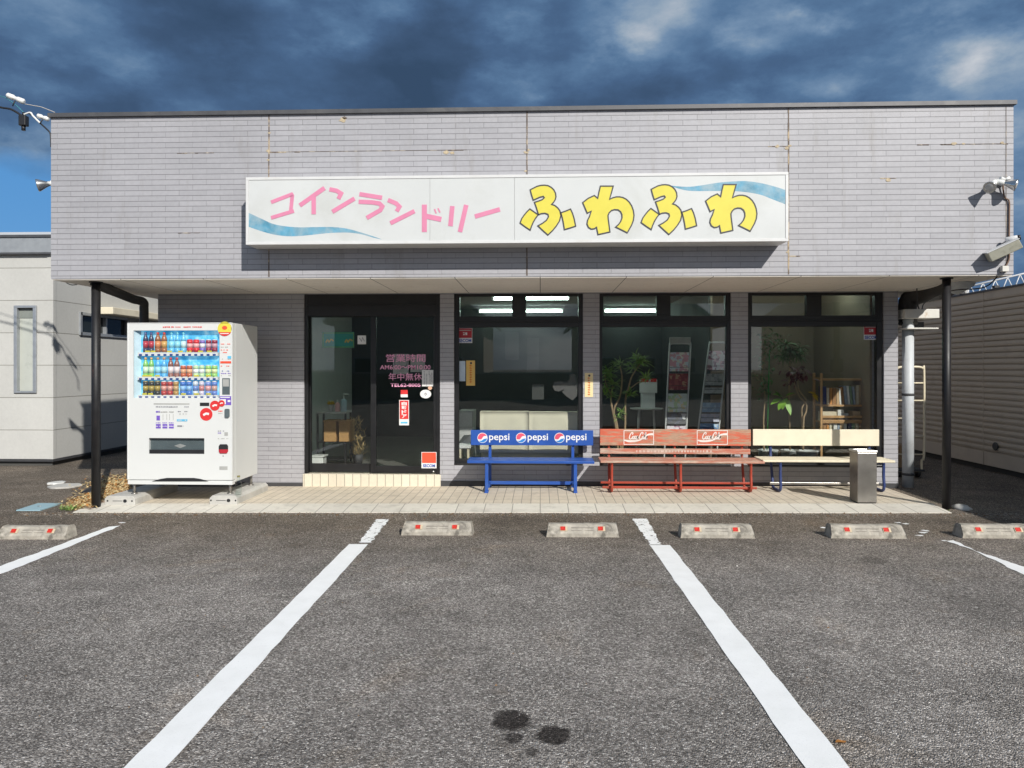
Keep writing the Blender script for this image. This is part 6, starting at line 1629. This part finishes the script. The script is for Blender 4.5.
# plants in window 3
Yq = 9.76; Q3 = lambda u, v_, d=0: P(u, v_, Yq + d)
p0 = Q3(768, 450)
pa = thing('potted_climber', 'tall dark climbing plant on a green stake at the left of the third window', 'plant', (p0.x, Yq, FL))
pot(pa, p0.x, Yq, .125, .30)
build('stake', MB().tube([Q3(767, 450), Q3(769.5, 350)], .007, 8), M['stake'], pa)
sm_ = MB(); trunk(sm_, [Q3(764, 450), Q3(763.5, 420), Q3(765, 395), Q3(762, 375), Q3(765, 352), Q3(764, 335)], .012, .004); trunk(sm_, [Q3(764, 385), Q3(757, 378), Q3(753, 371)], .006, .003); build('stem', sm_, M['bark'], pa)
random.seed(21); lv = MB()
for k in range(150):
    v_ = random.uniform(332, 402); u = 765 + random.gauss(0, 4.2)
    a = random.uniform(0, 6.28); lv.leaf(Q3(u, v_, random.uniform(-.08, .1)), (math.cos(a), math.sin(a) * .6, random.uniform(-.5, .4)), random.uniform(.04, .09), random.uniform(.022, .04), .35)
for u, v_ in ((753, 371), (755, 376), (758, 380), (752, 374)): 
    for k in range(5): a = random.uniform(0, 6.28); lv.leaf(Q3(u, v_), (math.cos(a), math.sin(a) * .6, .1), .04, .025, .3)
for k in range(60):
    lv.leaf(Q3(random.gauss(774, 7), random.gauss(340, 6), random.uniform(-.05, .15)), (random.gauss(0, 1), random.gauss(0, .6), random.uniform(-.6, .3)), random.uniform(.05, .10), random.uniform(.02, .03), .4)
build('leaves', lv, M['leaf_dark'], pa)
p0 = Q3(807, 450)
pb = thing('potted_tree', 'small tree with a braided pale trunk and broad green leaves in the third window', 'plant', (p0.x, Yq, FL))
pot(pb, p0.x, Yq, .135, .29)
tk = MB()
trunk(tk, [Q3(803, 450), Q3(803.5, 420), Q3(806, 412), Q3(806, 404), Q3(800, 397), Q3(796, 388), Q3(793, 376)], .015, .006)
trunk(tk, [Q3(803, 448, .03), Q3(802, 420, .03), Q3(802, 408), Q3(806, 400, .02), Q3(799, 390), Q3(798, 380), Q3(802, 370)], .014, .006)
trunk(tk, [Q3(796, 394), Q3(789, 396), Q3(783, 398)], .006, .004)
build('trunk', tk, M['bark'], pb)
lv = MB(); random.seed(4)
for (u, v_, dx, dz, L, w_) in ((783, 397, -.9, .5, .17, .08), (781, 399, -1, -.2, .18, .085), (784, 399, -.3, -1, .15, .075), (786, 398, .2, -.9, .24, .085), (786, 396, .6, .5, .12, .06), (780, 397, -.6, .9, .14, .07), (783, 401, -.6, -.7, .15, .07)):
    lv.leaf(Q3(u, v_, random.uniform(-.03, .02)), (dx, -.35, dz), L, w_, .18)
build('leaves', lv, M['leaf_bright'], pb)
lv = MB()
lv.leaf(Q3(808, 392), (.8, -.2, -.1), .16, .085, .35); lv.leaf(Q3(812, 395), (.6, -.3, -.4), .12, .06, .3)
build('leaves', lv, M['leaf_yellow'], pb)
lv = MB()
for k in range(70): lv.leaf(Q3(random.gauss(796, 6), random.gauss(374, 4.5), random.uniform(-.08, .15)), (random.gauss(0, 1), random.gauss(0, .6), random.uniform(-.7, .3)), random.uniform(.07, .13), random.uniform(.03, .05), .35)
build('leaves', lv, M['leaf_purple'], pb)
p0 = Q3(790, 450, .35)
pc = thing('potted_palm', 'dark green palm fronds behind the braided tree in the third window', 'plant', (p0.x, Yq + .35, FL))
pot(pc, p0.x, Yq + .35, .12, .26)
build('stem', MB().tube([Q3(790, 450, .35), Q3(789, 400, .35), Q3(790, 358, .35)], .012, 8), M['bark'], pc)
lv = MB()
for (u, v_, n) in ((790, 352, 90), (786, 345, 50), (797, 356, 40), (783, 356, 40), (800, 348, 25)):
    for k in range(n):
        a = random.uniform(0, 6.28); e_ = random.uniform(-.5, .7)
        lv.leaf(Q3(u, v_, .35), (math.cos(a) * math.cos(e_), math.sin(a) * math.cos(e_) * .6, math.sin(e_)), random.uniform(.12, .24), .018, .3)
build('leaves', lv, M['leaf_dark'], pc)
# bookcase with books
Yk = 9.80; K = lambda u, v_: P(u, v_, Yk)
a, b = K(820.5, 373), K(871.5, 373)
bk = thing('bookcase', 'light pine bookcase at the right of the third window', 'bookcase', ((a.x + b.x) / 2, Yk + .14, FL))
x0, x1 = a.x, b.x; ps = .028
for x in (x0, x1 - ps): build('side_post', MB().box((x, Yk, FL), (x + ps, Yk + .03, a.z)).box((x, Yk + .25, FL), (x + ps, Yk + .28, a.z)).box((x + .004, Yk + .03, K(0, 378.6).z), (x + ps - .004, Yk + .25, K(0, 377.2).z)), M['wood'], bk, .003)
shz = [K(0, v_).z for v_ in (379, 404, 420, 441, 462)]
for z in shz[:-1]: build('shelf', B((x0 + ps + .001, Yk + .002, z - .012), (x1 - ps - .001, Yk + .278, z + .012)), M['wood'], bk, .002)
build('shelf', B((x0 + ps + .001, Yk + .002, FL + .05), (x1 - ps - .001, Yk + .278, FL + .07)), M['wood'], bk, .002)
za_ = K(0, 414.6).z; build('front_rail', B((x0 + ps + .001, Yk - .004, za_ - .016), (x1 - ps - .001, Yk + .01, za_ + .014)), M['wood'], bk, .002)
build('front_rail', B((x0 + ps + .001, Yk - .005, K(0, 419).z - .008), (x1 - ps - .001, Yk + .0, K(0, 417.6).z)), M['wood'], bk, .002)
books = {'white': (.72, .71, .66), 'brown': (.36, .19, .08), 'tan': (.55, .38, .22), 'blue grey': (.30, .36, .44), 'dark blue': (.04, .05, .16), 'cream': (.66, .58, .42), 'green': (.20, .30, .18), 'orange': (.58, .26, .07)}
bm = {k: pm(k + ' book cover', v, .6, 0, .1, 30) for k, v in books.items()}
def book(u0, u1, v0, zb__, col, shelf, lean=0.0, lab=None):
    p, q2 = K(u0, v0), K(u1, v0); mb = MB()
    L = Vector((lean, 0, 0))
    mb.add([Vector((p.x, Yk + .04, zb__)), Vector((q2.x - .002, Yk + .04, zb__)), Vector((q2.x - .002, Yk + .2, zb__)), Vector((p.x, Yk + .2, zb__))] + [L + Vector((p.x, Yk + .04, p.z)), L + Vector((q2.x - .002, Yk + .04, p.z)), L + Vector((q2.x - .002, Yk + .2, p.z)), L + Vector((p.x, Yk + .2, p.z))],
           [(0, 3, 2, 1), (4, 5, 6, 7), (0, 1, 5, 4), (1, 2, 6, 5), (2, 3, 7, 6), (3, 0, 4, 7)])
    tag(build('book', mb, bm[col]), lab or f'{col} book standing on the {shelf} shelf of the pine bookcase', 'book', 'books in the pine bookcase')
z1 = shz[1] + .013
for (u0, u1, v0, col, ln) in ((824.5, 827.6, 386.5, 'dark blue', 0), (828, 830.6, 388, 'cream', 0), (831, 833.6, 388, 'orange', 0), (834, 837.4, 388, 'brown', 0), (837.8, 840.6, 388.5, 'tan', 0), (841, 843, 388, 'white', -.02), (843.6, 846, 387, 'brown', -.02), (846.6, 849.2, 386, 'blue grey', -.025), (849.6, 852, 386, 'white', -.025), (852.4, 854.6, 386, 'green', -.025), (855, 857.2, 387, 'blue grey', -.02), (857.6, 860.2, 385.4, 'cream', 0), (860.6, 863.2, 385, 'tan', 0)):
    book(u0, u1, v0, z1, col, 'upper', ln)
z1 = shz[2] + .013
for (u0, u1, v0, col) in ((824, 838, 411.8, 'cream'), (839, 845, 410, 'white'), (854, 862, 411.5, 'tan'), (863, 867, 409, 'white')):
    book(u0, u1, v0, z1, col, 'middle', 0, f'{col} bundle of papers, ' + {824: 'widest on the middle shelf', 839: 'next to the widest cream bundle on the middle shelf', 854: 'right of centre on the middle shelf', 863: 'last on the right of the middle shelf'}[u0])
p = K(849, 406); 
cu2 = MB().lathe([(.025, 0), (.035, .10), (.032, .10), (.0, .012)], (p.x, Yk + .1, z1), 16); tag(build('paper_cup', cu2, M['porcelain']), 'white paper cup on the middle shelf of the pine bookcase', 'cup')
z1 = shz[3] + .013
for (u0, u1, v0, col) in ((824.5, 827.5, 421.8, 'brown'), (828, 830.4, 422, 'orange'), (830.8, 833, 421.5, 'cream'), (835, 838.6, 421, 'white'), (839, 841, 421.5, 'blue grey'), (841.5, 845, 421, 'tan'), (845.4, 848, 421.6, 'white'), (850, 853, 422.4, 'dark blue'), (853.4, 856.4, 422, 'green'), (857, 860, 422.2, 'cream'), (860.4, 863, 422, 'brown'), (863.5, 867, 421.5, 'white')):
    book(u0, u1, v0, z1, col, 'lower')
# console, baskets and bottles inside the entrance
Ye = 10.35; E = lambda u, v_: P(u, v_, Ye)
a, b = E(316.5, 412), E(346, 413.5)
co_ = thing('console_table', 'dark metal console table inside the entrance glass', 'table', ((a.x + b.x) / 2, Ye + .15, FL))
build('table_top', B((a.x, Ye, b.z), (b.x, Ye + .32, a.z)), M['paper_grey'], co_, .003)
sz_ = E(0, 440.5).z
build('shelf', B((a.x, Ye + .004, sz_ - .012), (b.x, Ye + .316, sz_)), M['post_steel'], co_)
build('shelf', B((a.x, Ye + .004, FL + .06), (b.x, Ye + .316, FL + .075)), M['post_steel'], co_)
for x in (a.x, b.x - .025):
    for y in (Ye + .002, Ye + .293): build('leg', B((x, y, FL), (x + .025, y + .025, b.z - .001)), M['post_steel'], co_)
for (u0, u1, lab) in ((324, 336, 'woven rattan basket on the console shelf, left of the pair'), (339, 350.5, 'woven rattan basket on the console shelf, right of the pair')):
    p, q2 = E(u0, 421), E(u1, 440.5)
    t = thing('basket', lab, 'basket', ((p.x + q2.x) / 2, Ye + .12, sz_), 'rattan baskets on the console')
    mb = MB(); n = 5
    mb.box((p.x, Ye - .01, sz_ + .002), (q2.x, Ye + .005, p.z)); mb.box((p.x, Ye + .22, sz_ + .002), (q2.x, Ye + .235, p.z)); mb.box((p.x, Ye + .005, sz_ + .002), (p.x + .014, Ye + .22, p.z)); mb.box((q2.x - .014, Ye + .005, sz_ + .002), (q2.x, Ye + .22, p.z)); mb.box((p.x + .014, Ye + .005, sz_ + .002), (q2.x - .014, Ye + .22, sz_ + .015))
    build('basket_body', mb, M['rattan'], t, .006)
    build('rim', MB().tube([(p.x, Ye - .012, p.z), (q2.x, Ye - .012, p.z), (q2.x, Ye + .236, p.z), (p.x, Ye + .236, p.z), (p.x, Ye - .012, p.z)], .011, 8), M['rattan'], t)
def on_top(u, w, v_top, kind, lab, mat_, cap=None):
    p = E(u, 412); zt2 = E(u, v_top).z; h = zt2 - a.z; r = w / 2 / FPX * Ye
    t = thing(kind, lab, kind.split('_')[-1], (p.x, Ye + .1, a.z))
    return t, Vector((p.x, Ye + .1, a.z + .001)), h, r
t, c, h, r = on_top(342, 6, 394, 'pump_bottle', 'tall pale blue pump bottle on the console inside the entrance', None)
build('body', MB().lathe([(r * .9, 0), (r, .01), (r, h * .62), (r * .8, h * .68), (r * .3, h * .71)], c, 16), M['soap_blue'], t)
build('pump', MB().lathe([(r * .3, h * .71), (r * .3, h * .8), (r * .12, h * .8), (r * .12, h * .97)], c, 10).tube([c + Vector((-.01, 0, h * .98)), c + Vector((r * 1.6, -.01, h * .98)), c + Vector((r * 1.7, -.01, h * .93))], .007, 8), M['porcelain'], t)
t, c, h, r = on_top(335.6, 5.4, 400, 'soap_bottle', 'short pink bottle on the console between plant and pump bottle', None)
build('body', MB().lathe([(r * .9, 0), (r, .01), (r, h * .6), (r * .4, h * .78)], c, 14), M['soap_pink'], t); build('cap', MB().lathe([(r * .35, h * .78), (r * .3, h), (0, h)], c, 10), M['porcelain'], t)
t, c, h, r = on_top(329, 6, 405, 'potted_plant', 'small yellow green plant in a grey pot on the console', None)
build('pot', MB().lathe([(r * .7, 0), (r * .95, h), (r * .8, h), (0, h * .8)], c, 14), M['paper_grey'], t); lv = MB(); random.seed(2)
for k in range(70): an = random.uniform(0, 6.28); lv.leaf(c + Vector((random.gauss(0, .018), random.gauss(0, .018), h)), (math.cos(an), math.sin(an), random.uniform(.2, 1.6)), random.uniform(.04, .08), .022, .2, 2)
build('leaves', lv, M['leaf_yellow'], t)
p = E(357, 462); dg_ = thing('dried_plant', 'tall tuft of dried brown grass right of the console inside the entrance', 'plant', (p.x, Ye + .05, FL))
lv = MB(); random.seed(8)
build('pot', MB().lathe([(.06, 0), (.08, .14), (.07, .14), (0, .12)], (p.x, Ye + .05, FL), 14), M['base_dark'], dg_)
for k in range(260): an = random.uniform(0, 6.28); v_ = random.uniform(420, 462); lv.leaf(E(357 + random.gauss(0, 3.0), v_) + Vector((0, .05, 0)), (math.cos(an) * .55, math.sin(an) * .3, random.uniform(-.4, 1.2)), random.uniform(.05, .12), .011, .15, 2)
build('stalks', lv, M['straw'], dg_)
p, q2 = E(316, 454), E(327, 466); tb2 = thing('plastic_tub', 'white plastic tub on the floor under the console', 'tub', ((p.x + q2.x) / 2, Ye - .1, FL))
build('body', MB().box((p.x, Ye - .2, FL), (q2.x, Ye - .02, p.z - .02)), M['porcelain'], tb2, .012); build('lid', MB().box((p.x - .012, Ye - .215, p.z - .018), (q2.x + .02, Ye - .005, p.z)), M['porcelain'], tb2, .004)
# houses across the road (behind the camera; they are what the glass mirrors)
def house(x, y, w, d, h, lab, wc):
    t = thing('house', lab, 'house', (x, y, 0))
    build('wall', MB().box((x - w / 2, y - d / 2, -.2), (x + w / 2, y + d / 2, h)).prism([(x - w / 2, y - d / 2, h), (x + w / 2, y - d / 2, h), (x, y - d / 2, h + w * .36)], (0, d, 0)), wc, t)
    rf_ = MB(); e_ = .5
    for s in (-1, 1): rf_.prism([(x, y - d / 2 - e_, h + w * .36 + .18), (x + s * (w / 2 + e_), y - d / 2 - e_, h - e_ * .72 + .18), (x + s * (w / 2 + e_), y - d / 2 - e_, h - e_ * .72 + .02), (x, y - d / 2 - e_, h + w * .36 + .02)], (0, d + 2 * e_, 0))
    build('roof', rf_, M['house_roof'], t)
    for k in range(3):
        xx = x - w * .3 + k * w * .3; f_ = build('window', MB().box((xx - .55, y + d / 2, 1.0), (xx + .55, y + d / 2 + .06, 2.1)), M['frame_alu'], t); build('pane', B((xx - .48, y + d / 2 + .061, 1.07), (xx + .48, y + d / 2 + .07, 2.03)), M['dark_glass'], f_)
house(-7.0, -24, 8, 8, 4.2, 'brown gabled house across the road, mirrored in the first window', M['house_wall'])
house(5.5, -24, 7, 8, 4.0, 'pale gabled house across the road, beside the brown one', M['house_wall'])
house(19, -26, 9, 8, 4.6, 'wide gabled house across the road, far right of the pair', M['house_wall'])
bw = thing('mirror_mask_wall', 'unseen wall added across the road to cover dark ground in the mirrored view', 'wall', (0, -17.5, 0))
build('wall', B((-24, -17.6, -.2), (26, -17.45, 1.25)), M['int_brown'], bw); build('wall_cap', B((-24.02, -17.63, 1.251), (26.02, -17.42, 1.32)), M['concrete'], bw)  # added out of view to hide the house shadow mirrored in the glass
